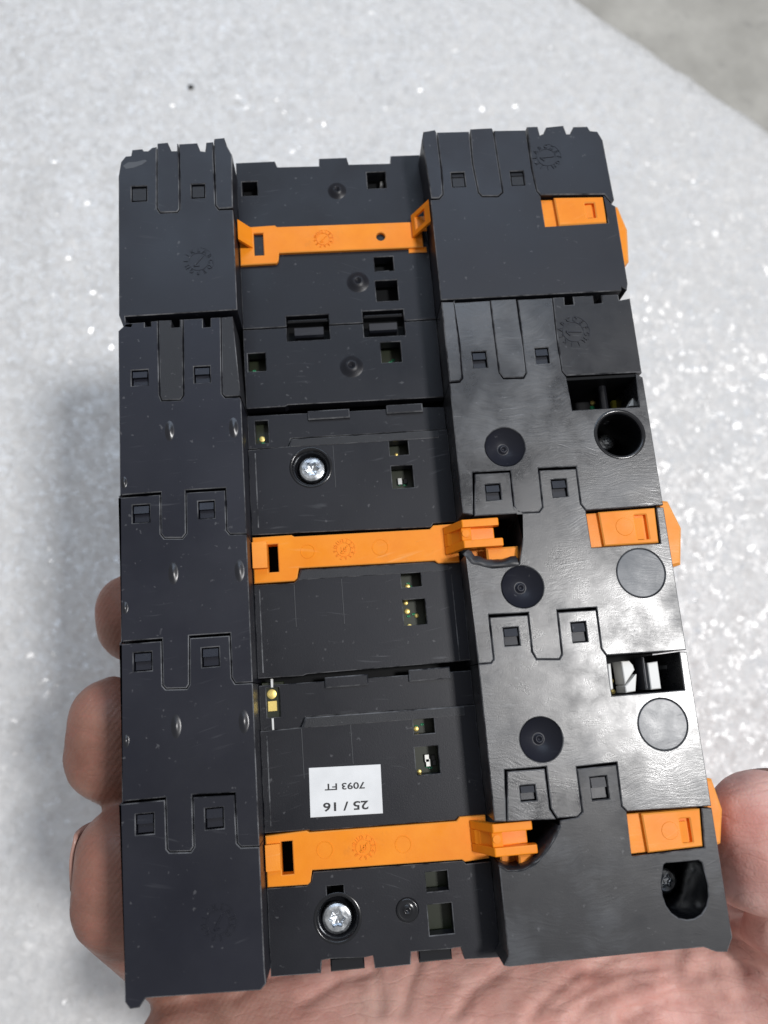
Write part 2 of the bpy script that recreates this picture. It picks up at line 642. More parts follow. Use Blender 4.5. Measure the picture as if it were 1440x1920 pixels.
def date_stamp(parent, c, z, mat, marks, middle='', spin=0.0, h=0.13):
    """moulded date clock: a ring of raised characters round a pointer"""
    u, v, r = c
    parts = [ring_data(c, r * 0.60, r * 0.655, z + h * 0.7, h), ring_data(c, r * 0.985, r * 1.02, z + h * 0.5, h, 24, -0.6, 1.4)]
    n = len(marks)
    for i, ch in enumerate(marks):
        a = spin - 2 * math.pi * i / n
        p = (u + 0.82 * r * math.cos(a), v + 0.82 * r * math.sin(a))
        parts.append(glyph_data(ch, p, r * 0.27, a - math.pi / 2, z + h, h * 1.5))
    # pointer
    a = spin * 0.5 + 0.2
    d, q = (math.sin(a), math.cos(a)), (math.cos(a), -math.sin(a))
    def bar(p0, p1, wd):
        dx, dy = p1[0] - p0[0], p1[1] - p0[1]
        l_ = math.hypot(dx, dy)
        nx, ny = -dy / l_ * wd / 2, dx / l_ * wd / 2
        return plate_data([[(p0[0] + nx, p0[1] + ny), (p0[0] - nx, p0[1] - ny), (p1[0] - nx, p1[1] - ny), (p1[0] + nx, p1[1] + ny)]], z + h, h * 1.5, 0.04, 0)
    tip, tail = (u + d[0] * r * 0.48, v + d[1] * r * 0.48), (u - d[0] * r * 0.45, v - d[1] * r * 0.45)
    parts.append(bar(tail, tip, r * 0.10))
    parts.append(bar(tail, (tail[0] + (q[0] + d[0]) * r * 0.25, tail[1] + (q[1] + d[1]) * r * 0.25), r * 0.09))
    if middle:
        parts.append(glyph_data(middle, (u, v), r * 0.45, 0, z + h, h * 1.5))
    return merged('date_stamp', parts, mat, parent)


def latch(parent, r, mat='black', cut=0.52, drop=0.75):
    u0, v0, u1, v1 = r
    e = 0.13
    u0, v0, u1, v1 = u0 + e, v0 + e, u1 - e, v1 - e
    vm = v0 + (v1 - v0) * cut
    prof = [(v1, -0.42), (vm, -0.14), (vm - 0.03, -0.14 - drop), (v0, -0.05 - drop), (v0, -3), (v1, -3)]
    return fix_normals(mesh_obj('latch', *vprism_data(prof, u0, u1), mat, parent))


def bowl(parent, c, mat='deep', name='dimple'):
    r = c[2]
    return lathe(name, c, [(r * 1.0, -0.02), (r * 0.93, -0.35), (r * 0.62, -1.35), (r * 0.32, -1.95), (r * 0.22, -2.05), (r * 0.19, -1.45), (r * 0.12, -1.40), (r * 0.10, -1.75), (0.0, -1.8)], mat, parent, 40)


def dome(parent, c, z, mat='floor'):
    r = c[2]
    return lathe('moulded_boss', c, [(r * 1.25, 0.0), (r * 1.05, 0.10), (r * 0.75, 0.48), (r * 0.45, 0.72), (r * 0.36, 0.72), (r * 0.30, 0.50), (r * 0.10, 0.50), (r * 0.08, 0.25), (0, 0.25)], mat, parent, 32, z0=z)


def bump(parent, c, mat, hx=1.0, hy=2.3, h=0.36):
    prof = [(1.0 * (1 - k / 8), h * (0.5 - 0.5 * math.cos(math.pi * k / 8)) - 0.015) for k in range(9)]
    return lathe('moulded_bump', c, prof, 'bump', parent, 28, hx, hy)


def screw(parent, c, z, head=2.6, name='screw'):
    """pan head with a six-lobed socket"""
    parts = []
    n = 48
    V, F = [], []
    rings = [(head, z - 1.4, 0), (head, z - 0.45, 0), (head * 0.93, z - 0.15, 0), (head * 0.78, z, 0), (head * 0.50, z + 0.05, 1), (head * 0.44, z - 0.25, 1), (head * 0.40, z - 1.3, 1), (0.01, z - 1.5, 0)]
    for r, zz, lob in rings:
        for i in range(n):
            a = 2 * math.pi * i / n
            rr = r * (1 + 0.16 * math.cos(6 * a)) if lob else r
            V.append((c[0] + rr * math.cos(a), c[1] + rr * math.sin(a), zz))
    for k in range(len(rings) - 1):
        for i in range(n):
            j = (i + 1) % n
            F.append((k * n + i, k * n + j, (k + 1) * n + j, (k + 1) * n + i))
    return mesh_obj(name, V, F, 'steel', parent)


def components(board, r, z, seed, pads=(), chips=1, greens=2):
    """small solder pads, tinned chip parts and green vias on a board inside an opening"""
    rnd = random.Random(seed)
    u0, v0, u1, v1 = r
    w_, h_ = u1 - u0, v1 - v0
    for (fu, fv, rr) in pads:
        lathe('solder_pad', (u0 + fu * w_, v0 + fv * h_), [(rr, -0.05), (rr, 0.10), (rr * 0.8, 0.16), (0, 0.18)], 'gold', board, 20, z0=z)
    for _ in range(greens):
        cu, cv = u0 + rnd.uniform(0.15, 0.7) * w_, v0 + rnd.uniform(0.15, 0.55) * h_
        lathe('via', (cu, cv), [(0.35, -0.05), (0.35, 0.06), (0.18, 0.14), (0.1, 0.02), (0, 0.0)], 'solder', board, 12, z0=z, sx=1.2, sy=0.7)
    for _ in range(chips):
        cu, cv = u0 + rnd.uniform(0.25, 0.6) * w_, v0 + rnd.uniform(0.35, 0.6) * h_
        a = box('chip_part', (cu - 0.45, cv - 0.7, cu + 0.45, cv + 0.7), z + 0.6, 0.7, 'tin', board, 0.08)
        box('chip_part', (cu + 0.75, cv - 0.55, cu + 1.5, cv + 0.5), z + 0.5, 0.6, 'gloss', board, 0.08)


# ------------------------------------------------------------------ setting: concrete floor, foam sheet
def grid_sheet(name, x0, y0, x1, y1, z, nx, ny, mat, amp=0.0, fr=1.0):
    V, F = [], []
    for j in range(ny + 1):
        for i in range(nx + 1):
            x, y = x0 + (x1 - x0) * i / nx, y0 + (y1 - y0) * j / ny
            V.append((x, y, z + amp * noise.noise((x * fr, y * fr, 3.3))))
    for j in range(ny):
        for i in range(nx):
            a = j * (nx + 1) + i
            F.append((a, a + 1, a + nx + 2, a + nx + 1))
    me = bpy.data.meshes.new(name)
    me.from_pydata(V, [], F)
    me.materials.append(M[mat])
    me.polygons.foreach_set('use_smooth', [True] * len(F))
    o = bpy.data.objects.new(name, me)
    COL.objects.link(o)
    return o


fl = grid_sheet('floor', -4, -4, 4, 4, -0.07, 40, 40, 'concrete')
fl['kind'] = 'structure'


def foam_sheet():
    # one thick sheet whose edge runs obliquely past the modules' upper right corner
    e0, e1 = Vector(FOAM_EDGE[0]), Vector(FOAM_EDGE[1])
    d = (e1 - e0).normalized()           # along the edge
    nrm = Vector((-d.y, d.x))            # to the foam's side
    if nrm.dot(Vector((-0.05, -0.05)) - e0) < 0:
        nrm = -nrm
    L0, L1, DEP, TH = -0.45, 0.75, 0.75, 0.07
    V, F = [], []
    nx, ny = 300, 190
    for j in range(ny + 1):
        s = DEP * j / ny
        for i in range(nx + 1):
            t = L0 + (L1 - L0) * i / nx
            p = e0 + d * t + nrm * s
            wob = 0.0012 * noise.noise((t * 40, s * 40, 1.0)) + 0.0005 * noise.noise((t * 190, s * 190, 5.0))
            edge = min(s, t - L0, L1 - t, DEP - s)
            rnd_ = -0.006 * max(0.0, 1 - edge / 0.010) ** 2
            jit = 0.0025 * noise.noise((t * 70, 7.7, 0)) if j == 0 else 0
            V.append((p.x + nrm.x * jit, p.y + nrm.y * jit, wob + rnd_))
    for j in range(ny):
        for i in range(nx):
            a = j * (nx + 1) + i
            F.append((a, a + 1, a + nx + 2, a + nx + 1))
    # sides
    rim = [i for i in range(nx + 1)] + [j * (nx + 1) + nx for j in range(1, ny + 1)] + [ny * (nx + 1) + i for i in range(nx - 1, -1, -1)] + [j * (nx + 1) for j in range(ny - 1, 0, -1)]
    base = len(V)
    for k in rim:
        V.append((V[k][0], V[k][1], -TH + 0.0005))
    for k in range(len(rim)):
        k2 = (k + 1) % len(rim)
        F.append((rim[k], rim[k2], base + k2, base + k))
    me = bpy.data.meshes.new('foam_sheet')
    me.from_pydata(V, [], F)
    me.materials.append(M['foam'])
    me.polygons.foreach_set('use_smooth', [True] * len(F))
    o = bpy.data.objects.new('foam_sheet', me)
    COL.objects.link(o)
    fix_normals(o)
    o['label'] = 'thick sparkling white foam sheet lying on the grey concrete floor'
    o['category'] = 'foam sheet'
    return o


FOAM_EDGE = [[(p[0] - 49.5) * 0.001, p[1] * 0.001] for p in [(160.59,237.9),(223.08,178.96)]]
foam_sheet()

sp = (-6.65,202.12)
speck = lathe('crumb', sp, [(1.1, 0.0), (1.0, 0.5), (0.6, 0.9), (0, 1.0)], 'deep', None, 7, 1.2, 0.8, z0=-130.0)
speck['label'] = 'tiny dark crumb lying on the white foam above the modules'
speck['category'] = 'crumb'

# ------------------------------------------------------------------ upper module
MA = thing('rail_module', (49.5, VS, -45), 'short black plastic rail module at the top of the stack, with one orange strap', 'module', 'joined rail modules')
MB = thing('rail_module', (49.5, VB, -45), 'long scuffed black plastic rail module below, with white date label and two orange straps', 'module', 'joined rail modules')

ZF = -8.0        # channel floor
TF = 14.0        # flange depth


def body(parent, v0, v1):
    return box('body', (1.0, v0, RO - 1.0, v1), -14.05, 31, 'deep', parent, 0.6, 1.0)


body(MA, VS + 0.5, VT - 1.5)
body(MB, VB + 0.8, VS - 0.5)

# --- left flange of the upper module
LA = [(2.73,63.01,5.59,66.23), (14.38,63.19,16.9,66.17)]
fa = plate('side_flange', [
    [(0, VS + 0.4)] + [(0.1, 68.74)] + [(0.59,71.97),(1.54,73.26),(2.59,73.33),(2.81,74.66),(4.9,74.81),(5.21,74.31),(5.95,74.28),(6.69,74.98),(7.75,75.18),(7.73,73.96),(7.53,61.27),(8.13,60.18),(11.43,60.14),(11.96,60.82),(12.08,66.39),(12.08,75.6),(15.78,75.69),(16.36,73.82),(17.21,73.66),(17.48,75.74),(18.97,75.8),(18.86,72.49),(18.93,61.31),(19.52,60.34),(22.23,60.33)] +
    [(LI, 59.85), (LI, VS + 0.2)] + [(7.77,38.47),(1.29,38.39),(1.38,37.29),(2.96,36.98),(2.46,35.92),(0.88,36.23)]
    , rect(LA[0]), rect(LA[1])], 0, TF, 'black', MA, 0.16, 0.07)
for r in LA:
    latch(fa, r, 'grained', 0.9, 0.06)
plate('tongue', [[(7.76,75.91),(9.97,76.06),(10.67,74.07),(11.62,74.03),(11.66,75.74),(12.08,75.6),(12.08,66.39),(11.96,60.82),(11.43,60.14),(8.13,60.18),(7.53,61.27)]], 0.06, TF, 'black', MA, 0.16, 0.10)
plate('tongue', [[(18.97,75.8),(19.1,76.53),(21.23,76.69),(21.79,74.57),(22.68,72.57)] + [(LI, 60.56)] + [(19.53,60.46),(18.93,61.31)]], 0.06, TF, 'black', MA, 0.2, 0.10)
plate('scuff_mark', [[(1,70.98),(2.05,71.78),(3.72,71.83),(5.4,72.24),(5.81,71.86),(4.76,71.06),(3.08,70.41),(1.62,70.23)]], 0.03, 0.1, 'worn_edge', fa, 0.06)
date_stamp(fa, (15.27,49.29,2.96), 0, 'black', 'ABCDEFGHIJKL', '', 1.0)

# --- right flange of the upper module
RA = [(66.31,63.27,68.92,66.45), (78.41,63.08,81.01,66.19)]
fr = plate('side_flange', [
    [(RI, 60.59)] + [(63.36,60.63),(64.22,61.67),(64.42,67.15),(64.28,76.1),(71,76),(70.87,68.46),(71.37,61.76),(72.02,60.76),(75.27,60.61),(76.35,61.53),(76.22,66.24),(75.98,75.98),(82.75,75.82),(82.87,66.68),(83.24,61.63),(83.96,60.38),(84.09,53.51),(96.87,53.72),(96.98,59.89),(98.34,57.87)] +
    [(RO, 57.37), (RO, VS + 1.6), (RO - 0.4, VS + 0.2), (RO - 1.4, VS + 0.9), (RO - 1.5, VS + 0.15), (RI, VS + 0.1)],
    rect(RA[0]), rect(RA[1])], 0, TF, 'black', MA, 0.16, 0.07)
for r in RA:
    latch(fr, r, 'grained', 0.72, 0.2)
plate('tongue', [[(60.94,74.36),(61.44,76.34),(64.01,76.74),(64.28,76.1),(64.42,67.15),(64.22,61.67),(63.38,60.75),(61.66,60.83)]], 0.04, TF, 'black', MA, 0.2, 0.10)
plate('tongue', [[(71.17,76.56),(75.83,76.62),(75.98,75.98),(76.22,66.24),(76.35,61.53),(75.27,60.67),(72.03,60.82),(71.37,61.76),(70.87,68.46)]], 0.05, TF, 'black', MA, 0.16, 0.10)
plate('tongue', [[(82.95,76.62),(85.41,76.6),(85.61,74.56),(86.19,74.79),(87,76.34),(90.79,76.62),(91.2,74.57),(91.76,74.55),(92.72,76.21),(95.79,76.16),(96.21,75.12),(97.75,74.87),(98.58,72.74)] + [(RO, 58.72)] + [(98.25,58),(96.99,60.01),(83.98,60.5),(83.24,61.63),(82.87,66.68)]], 0.05, TF, 'black', MA, 0.2, 0.10)
date_stamp(fr, (86.26,69.13,3.08), 0.05, 'black', 'ABCDEFGHIJKL', '', 2.6)


def slider(parent, q, ub, hole, button=None):
    """orange locking slider in its pocket; q = corners of the pocket (tl, tr, br, bl)"""
    pocket = offset(ccw(q), 0.10)
    base = plate('slider', [pocket], -1.1, 3, 'orange', parent, 0.12)
    hr = rect(hole, 0.15)
    tl, tr, br, bl = q
    t0 = (ub - tl[0]) / (tr[0] - tl[0])
    t1 = (ub - bl[0]) / (br[0] - bl[0])
    a = (ub, tl[1] + (tr[1] - tl[1]) * t0)
    b = (ub + 0.25, bl[1] + (br[1] - bl[1]) * t1)
    plate('slider_block', [offset(ccw([a, tr, br, b]), 0.14), hr], -0.25, 1.2, 'orange', base, 0.22)
    u0, v0, u1, v1 = hole
    um = u0 + (u1 - u0) * 0.62
    fix_normals(mesh_obj('finger_slot', *uprism_data([(u0 - 0.1, -0.55), (um, -0.40), (um + 0.1, -2.2), (u1 + 0.1, -2.2), (u1 + 0.1, -2.8), (u0 - 0.1, -2.8)], v0 + (v1 - v0) * 0.02, v1 - (v1 - v0) * 0.12), 'orange', base))
    if button:
        lathe('button', button, [(button[2], -0.26), (button[2] * 0.95, -0.17), (0, -0.165)], 'orange', base, 32, smooth=False)
    return base


def lever(parent, q, z, t):
    """orange release lever showing past the right-hand side"""
    return plate('release_lever', [q], z, t, 'orange', parent, 0.5)


slider(MA, [(83.95,60.26),(96.98,59.89),(96.87,53.72),(84.09,53.51)], 86.55, (92.82,55.14,94.77,58.5))
lever(MA, [(RO - 0.6, 58.77)] + [(100.2,58.39),(101.42,53.08),(100.68,45.91)] + [(RO - 0.6, 44.31)], -1.6, 9)

# --- channel floor of the upper module
N1, N2 = (31.11,35.41,39.71,40.87), (46.58,35.42,54.99,41.12)
WA = [(23.45,68.71,26.7,72.03), (49.81,69.22,53.82,73.12), (49.89,49.9,53.83,53.16), (49.7,43.14,54.27,47.76)]
HB = (51.58,57.37,0.94)
ca = plate('channel_floor', [
    [(LI, VS + 0.15), (N1[0], VS + 0.15), (N1[0], N1[3]), (N1[2], N1[3]), (N1[2], VS + 0.15), (N2[0], VS + 0.15), (N2[0], N2[3]), (N2[2], N2[3]), (N2[2], VS + 0.15), (RI, VS + 0.15)] +
    [(RI, 76.89)] + [(55.24,76.9),(55.09,75.08),(46.21,75.22),(45.88,76.92),(39.97,76.93),(39.86,75.12),(31.08,75.26),(30.59,76.7)] + [(LI, 76.65)]
] + [rect(r) for r in WA], ZF, 3.0, 'floor', MA, 0.14)
dome(ca, (43.31,68.94,1.57), ZF)
dome(ca, (46.17,47.65,1.86), ZF)
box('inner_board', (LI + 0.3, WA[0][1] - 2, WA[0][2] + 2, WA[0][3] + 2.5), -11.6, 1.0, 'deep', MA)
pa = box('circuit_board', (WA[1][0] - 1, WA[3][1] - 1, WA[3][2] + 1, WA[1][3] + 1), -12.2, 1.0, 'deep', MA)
r = WA[1]
lathe('light_pipe', (r[2] - 0.75, r[3] - 1.2), [(0.45, -0.1), (0.45, 1.6), (0.3, 1.9), (0, 2.0)], 'white', pa, 16, 0.75, 1.6, z0=-12.2)
lathe('solder_pad', (r[0] + 1.0, r[1] + 0.4), [(0.5, 0), (0.45, 0.25), (0, 0.4)], 'tin', pa, 16, z0=-12.2)
r = WA[2]
box('bridge_bar', (r[0] + 0.3, r[1] + 0.75, r[2] - 0.8, r[1] + 1.35), -10.0, 1.5, 'black', ca, 0.25)
r = WA[3]
lathe('solder_pad', ((r[0] + r[2]) / 2 - 0.3, r[1] + 1.3), [(0.75, 0), (0.72, 0.35), (0, 0.4)], 'grained', pa, 20, z0=-12.2)
lathe('solder_pad', (r[0] + 0.4, r[1] + 0.8), [(0.4, 0), (0.3, 0.3), (0, 0.35)], 'tin', pa, 14, z0=-12.2)
# catches that lock the two modules' floors together
for N, bar in ((N1, (32.66,36.48,38.49,38.44)), (N2, (47.8,36.74,53.41,38.58))):
    box('catch_lip', (N[0] + 0.15, N[3] - 1.15, N[2] - 0.15, N[3] - 0.45), -8.55, 2.5, 'gloss', ca, 0.3)
    fix_normals(mesh_obj('catch_bar', *vprism_data([(bar[1] - 0.1, -8.9), (bar[1] + 0.15, -8.25), (bar[3] - 0.3, -8.05), (bar[3], -8.6), (bar[3], -11.5), (bar[1] - 0.1, -11.5)], bar[0], bar[2]), 'black', ca))
    box('catch_well', (N[0] - 0.2, N[1] - 0.2, N[2] + 0.2, N[3] + 0.2), -10.9, 1.0, 'deep', ca)


def ibar(parent, outline, holes, spots, stamp, mid):
    """orange rail strap lying across the channel"""
    s = plate('rail_strap', [outline] + holes, -7.2, 2.6, 'orange', parent, 0.16)
    for c in spots:
        lathe('ejector_mark', c, [(c[2], -0.02), (c[2] * 0.97, 0.07), (c[2] * 0.90, 0.07), (c[2] * 0.84, 0.012), (0, 0.012)], 'orange', s, 32, z0=-7.2, smooth=False)
    date_stamp(s, stamp, -7.2, 'orange', ['1', '2', '3', '4', '5', '6', '7', '8', '9', '10', '11', '12'], mid, 1.2, 0.15)
    return s


sa = ibar(MA, [(LI + 0.15, 60.67)] + [(24.97,60.91),(29.9,61.04),(30.32,60.65),(57.66,60.42)] + [(RI - 1.2, 60.29), (RI - 1.2, 54.5)] + [(57.16,54.51),(30.46,54.65),(30.27,52.97),(29.81,52.39)] + [(LI + 0.15, 52.27)],
          [rect((25.45,54.33,27.41,59.42)), circ(HB, 24)], [], (39.69,57.36,2.09), '')


def flap(parent, v0, v1, u0, z0, u1, z1, t=0.9, hole=None, name='strap_flap'):
    """a sloping tongue of the strap, optionally with a window"""
    def sec(a, b, va, vb):
        f = lambda u: z0 + (z1 - z0) * (u - u0) / (u1 - u0)
        return uprism_data([(a, f(a)), (b, f(b)), (b, f(b) - t), (a, f(a) - t)], va, vb)
    if hole:
        h0, h1, w0, w1 = hole
        ps = [sec(u0, h0, v0, v1), sec(h1, u1, v0, v1), sec(h0, h1, v0, w0), sec(h0, h1, w1, v1)]
    else:
        ps = [sec(u0, u1, v0, v1)]
    return fix_normals(merged(name, ps, 'orange', parent))


flap(sa, 56, 60.42, LI + 0.3, -3.6, 25.19, -7.0)
v0, v1 = 56.54, 61.5
flap(sa, v0, v1, 58.21, -6.6, RI - 0.15, -1.2, 1.0, (58.85, 60.51, v0 + 1.0, v1 - 1.0), 'strap_catch')
box('catch_plate', (58.68, v0 + 0.9, RI - 0.4, v1 - 0.9), -5.6, 0.6, 'orange', sa)
box('strap_foot', (57.19, 53.63, RI - 0.5, 54.86), -7.75, 1.5, 'orange', sa)

# ------------------------------------------------------------------ lower module: flanges
LB = [(2.38,24.47,5.28,27.4), (13.89,24.31,16.76,27.47), (2.34,-1.64,5.22,1.5), (13.97,-1.65,16.73,1.4),
      (2.27,-27.71,5.22,-24.68), (13.86,-27.88,16.72,-24.75), (2.37,-54.09,5.18,-51.03), (13.68,-54.23,16.55,-51.07)]
RB = [(66.5,24.2,69.15,27.42), (78.75,24.36,81.27,27.49), (66.25,-1.81,68.91,1.1), (78.65,-2.04,81.34,1.2),
      (66.66,-28.32,69.26,-25.23), (78.87,-28.59,81.4,-25.2), (66.49,-54.31,69.04,-51.86), (78.68,-55.1,81.46,-51.49)]

SL = [[(-0.19,3.54),(0.56,3.54),(7.28,3.64),(7.2,-4.02),(7.79,-4.84),(10.98,-5.06),(11.65,-4.23),(11.75,3.69),(18.86,3.66),(18.83,-4.15),(19.37,-4.92),(22.21,-5.07)],
      [(-0.15,-22.59),(0.57,-22.6),(7.02,-22.58),(7.06,-30.46),(7.59,-31.12),(11.1,-31.31),(11.57,-30.63),(11.77,-22.45),(18.74,-22.51),(18.78,-30.12),(19.34,-31.1),(22.43,-31.21)],
      [(-0.04,-48.82),(0.74,-48.8),(7.18,-48.76),(7.3,-56.74),(7.72,-57.26),(11.12,-57.48),(11.65,-56.79),(11.64,-48.71),(18.58,-48.96),(18.69,-56.82),(19.31,-57.49),(22.62,-57.65)]]


def ext(path, ua, ub):
    """run a seam to both edges of its flange"""
    return [(ua, path[0][1])] + path[:-1] + [(ub, path[-1][1])]


def lowered(path, k):
    """the lower piece's tabs stop a little short of the slot they fill"""
    vmax = max(p[1] for p in path)
    vmin = min(p[1] for p in path)
    return [(p[0], p[1] - (k if p[1] > vmin + (vmax - vmin) * 0.6 else 0)) for p in path]


SL = [ext(p, 0.0, LI) for p in SL]
f1 = plate('side_flange', [
    [(-0.12,35.63),(1.38,37.07),(4.95,37.2),(4.94,36.21),(5.94,36.27),(5.95,37.25),(7.35,37.4),(7.4,22.23),(7.77,21.16),(11.18,21.06),(11.79,21.97),(12.04,37.35),(15.85,37.36),(15.8,35.49),(17.1,35.53),(17.16,37.4),(19.17,37.4),(18.85,21.85),(19.42,21.08),(22.07,21.02)] + [(LI, 20.56)] +
    list(reversed(SL[0])) + [(0.0, 6.43)], rect(LB[0]), rect(LB[1])], 0, TF, 'blackB', MB, 0.16, 0.07)
plate('tongue', [[(7.35,37.4),(9.94,37.36),(9.91,35.82),(11.31,35.86),(11.34,37.39),(12.04,37.35),(11.79,21.97),(11.18,21.06),(7.77,21.16),(7.4,22.23)]], 0.02, TF, 'grained', MB, 0.16, 0.10)
plate('tongue', [[(19.17,37.4),(21.49,37.49)] + [(LI, 21.07)] + [(22.08,21.13),(19.42,21.19),(18.85,21.85)]], 0.02, TF, 'grained', MB, 0.16, 0.10)
f2 = plate('side_flange', [lowered(SL[0], 0.35) + list(reversed(SL[1])), rect(LB[2]), rect(LB[3])], 0, TF, 'blackB', MB, 0.16, 0.09)
f3 = plate('side_flange', [lowered(SL[1], 0.3) + list(reversed(SL[2])), rect(LB[4]), rect(LB[5])], 0, TF, 'blackB', MB, 0.16, 0.09)
f4 = plate('side_flange', [lowered(SL[2], 0.25) + [(LI, VB + 3)] + [(22.54,-78.19),(21.58,-79.1),(3.66,-78.55),(2.65,-79.82),(1.09,-79.9),(0.27,-78.76)], rect(LB[6]), rect(LB[7])], 0, TF, 'blackB', MB, 0.16, 0.09)
for k, fx in enumerate((f1, f2, f3, f4)):
    latch(fx, LB[2 * k], 'blackB')
    latch(fx, LB[2 * k + 1], 'blackB')
for fx, pts in ((f1, [(9.11,15.15),(20.77,15.04),(0.48,5.88)]), (f2, [(9.25,-11.27),(20.81,-11.63),(0.43,-16.74)]), (f3, [(9.17,-37.43),(20.54,-37.55),(0.11,-39.13)])):
    for q in pts[:2]:
        bump(fx, q, 'blackB')
    bump(fx, (0.85, pts[2][1]), 'blackB', 0.6, 1.3, 0.3)
date_stamp(f4, (15.21,-68.55,2.89), 0, 'blackB', 'ABCDEFGHIJKL', '', 0.7)

# --- right flange
WIN1 = [(84.22,21.45),(97.67,21.31),(97.26,14.49),(84.45,14.59)]
WIN2 = [(84.46,-31.53),(97.51,-31.6),(97.38,-38.26),(84.45,-38.25)]
HOLE = (92.75,9.23,4.23)
DIM = [(70.73,8.12,3.70), (70.95,-18.13,3.75), (71.07,-44.59,3.69)]
DISC = [(92.83,-17.19,4.40), (92.65,-43.79,4.32)]
SR = [[(61.98,-3.76),(63.48,-4.46),(64.17,3.59),(71.21,3.54),(71.12,-3.27),(71.66,-4.62),(75.61,-4.69),(76.38,-3.83),(76.53,3.6),(83.58,3.45),(83.52,-3.71),(84.35,-4.98),(97.83,-4.99)],
      [(61.56,-31.07),(63.82,-31.06),(64.36,-30.45),(64.35,-22.7),(71.35,-22.84),(71.29,-29.69),(71.89,-31.03),(75.95,-31.34),(76.53,-30.55),(76.67,-22.76),(83.76,-22.81),(83.7,-30.08),(84.44,-31.34),(98.42,-31.39)],
      [(61.24,-57.14),(63.58,-57.34),(64.24,-49.08),(71.34,-49.14),(71.32,-55.88),(72.2,-57.57),(75.72,-57.61),(76.61,-56.84),(76.61,-49.58),(83.58,-49.45),(83.47,-56.56),(84.26,-57.49),(97.59,-57.85)]]
S2 = [(84.41,-5.29),(97.49,-5.17),(97.22,-11.98),(84.49,-11.88)]
S3 = [(84.19,-57.91),(97.1,-57.98),(96.58,-64.24),(84.08,-64.5)]
g1 = plate('side_flange', [
    [(RI, 21.4)] + [(63.54,21.5),(64.12,22.22),(64.28,28.87),(64.29,38.38)] + [(64.24,37.93),(71.17,38),(71.19,29.58),(71.27,22.88),(71.95,21.64),(75.85,21.52),(76.49,22.57),(76.54,29.05),(76.53,37.93),(83.51,37.9),(83.26,29.34),(83.42,22.48),(84.11,21.35),(84.45,14.59),(97.26,14.49),(97.65,21.2)] +
    [(RO, 20.39)] + [(RO, -5.01)] + list(reversed(SR[0]))[1:-1] + [(RI, -3.95)],
    rect(RB[0]), rect(RB[1]), circ(HOLE, 48), circ(DIM[0], 40)], 0, TF, 'scuffed', MB, 0.16, 0.07)
plate('tongue', [[(RI, VS - 0.15)] + [(64.16,38.16),(64.28,28.87),(64.12,22.22),(63.55,21.61)] + [(RI, 21.51)]], 0.04, TF, 'scuffed', MB, 0.2, 0.10)
plate('tongue', [[(71.18,38.11),(76.34,38.06),(76.54,29.05),(76.49,22.57),(75.86,21.63),(71.96,21.75),(71.27,22.88),(71.19,29.58)]], 0.05, TF, 'scuffed', MB, 0.16, 0.10)
plate('tongue', [[(83.53,38.01),(85.97,37.99),(85.85,36.29),(87.45,36.31),(87.46,38.02),(91.73,38.02),(91.7,36.31),(93.1,36.34),(93.12,38.06),(96.75,37.98),(96.78,36.72)] + [(RO, VS - 1.4), (RO, 21.16)] + [(97.67,21.31),(84.12,21.46),(83.42,22.48),(83.26,29.34)]], 0.05, TF, 'rubbed', MB, 0.2, 0.10)
CUT1 = [(72.32,-4.86),(71.81,-10),(70.75,-14.05),(68.48,-14.27),(65.94,-14.34),(64.16,-13.77),(62.58,-13.07),(61.72,-12.04)]
g2 = plate('side_flange', [
    [(RI, -11.43)] + list(reversed(CUT1)) + lowered(SR[0], 0.35)[4:-1] + [(84.49,-11.88),(97.22,-11.98),(97.49,-5.17)] + [(RO, -5.32), (RO, -31.52)] + list(reversed(SR[1]))[1:-1] + [(RI, SR[1][0][1])],
    rect(RB[3]), circ(DIM[1], 40), circ(DISC[0], 48)], 0, TF, 'scuffed', MB, 0.16, 0.07)
# loose tab left of the cut-out
t2 = plate('side_flange', [[(64.5,3.36),(71.07,3.24),(71.01,-3.37),(71.74,-4.72),(63.56,-4.66)], rect(RB[2])], 0, 5, 'scuffed', MB, 0.16, 0.07)
g3 = plate('side_flange', [
    [(RI, lowered(SR[1], 0)[0][1])] + lowered(SR[1], 0.35)[1:-1] + [(84.45,-38.25),(97.38,-38.26),(97.51,-31.6)] + [(RO, -31.77), (RO, -57.86)] + list(reversed(SR[2]))[1:-1] + [(RI, SR[2][0][1])],
    rect(RB[4]), rect(RB[5]), circ(DIM[2], 40), circ(DISC[1], 48)], 0, TF, 'scuffed', MB, 0.16, 0.07)
t3 = plate('side_flange', [[(64.49,-49.27),(71.12,-49.39),(71.13,-55.94),(72.09,-57.73),(63.67,-57.35)], rect(RB[6])], 0, 5, 'scuffed', MB, 0.16, 0.07)
CUT2 = [(72.62,-57.86),(72.38,-59.03),(71.58,-60.31),(70.61,-61.48),(69.45,-62.81),(68.13,-63.94),(66.87,-64.66),(65.48,-65.03),(64.22,-65.09),(62.99,-64.81),(62.07,-64.24)]
DH = [(89.24,-66.37),(89.73,-66.16),(95.23,-66.23),(95.72,-66.6),(95.95,-68.46),(96.09,-70.3),(95.9,-71.93),(95.29,-73.35),(94.29,-74.41),(93.02,-74.94),(91.75,-74.99),(90.45,-74.63),(89.41,-73.8),(88.69,-72.6),(88.39,-71.1),(88.44,-69.04)]
g4 = plate('side_flange', [
    [(RI, -63.67)] + list(reversed(CUT2)) + lowered(SR[2], 0.3)[6:-1] + [(84.08,-64.5),(96.58,-64.24),(97.1,-57.98)] + [(RO, -58.09), (RO, VB + 0.4)] + [(97.75,-80.54),(95.89,-80.36),(93.88,-79.46),(79.8,-79.36),(61.59,-79.42),(60.57,-79.16)] + [(RI, VB + 1.0)],
    rect(RB[7]), DH], 0, TF, 'rubbed', MB, 0.16, 0.07)
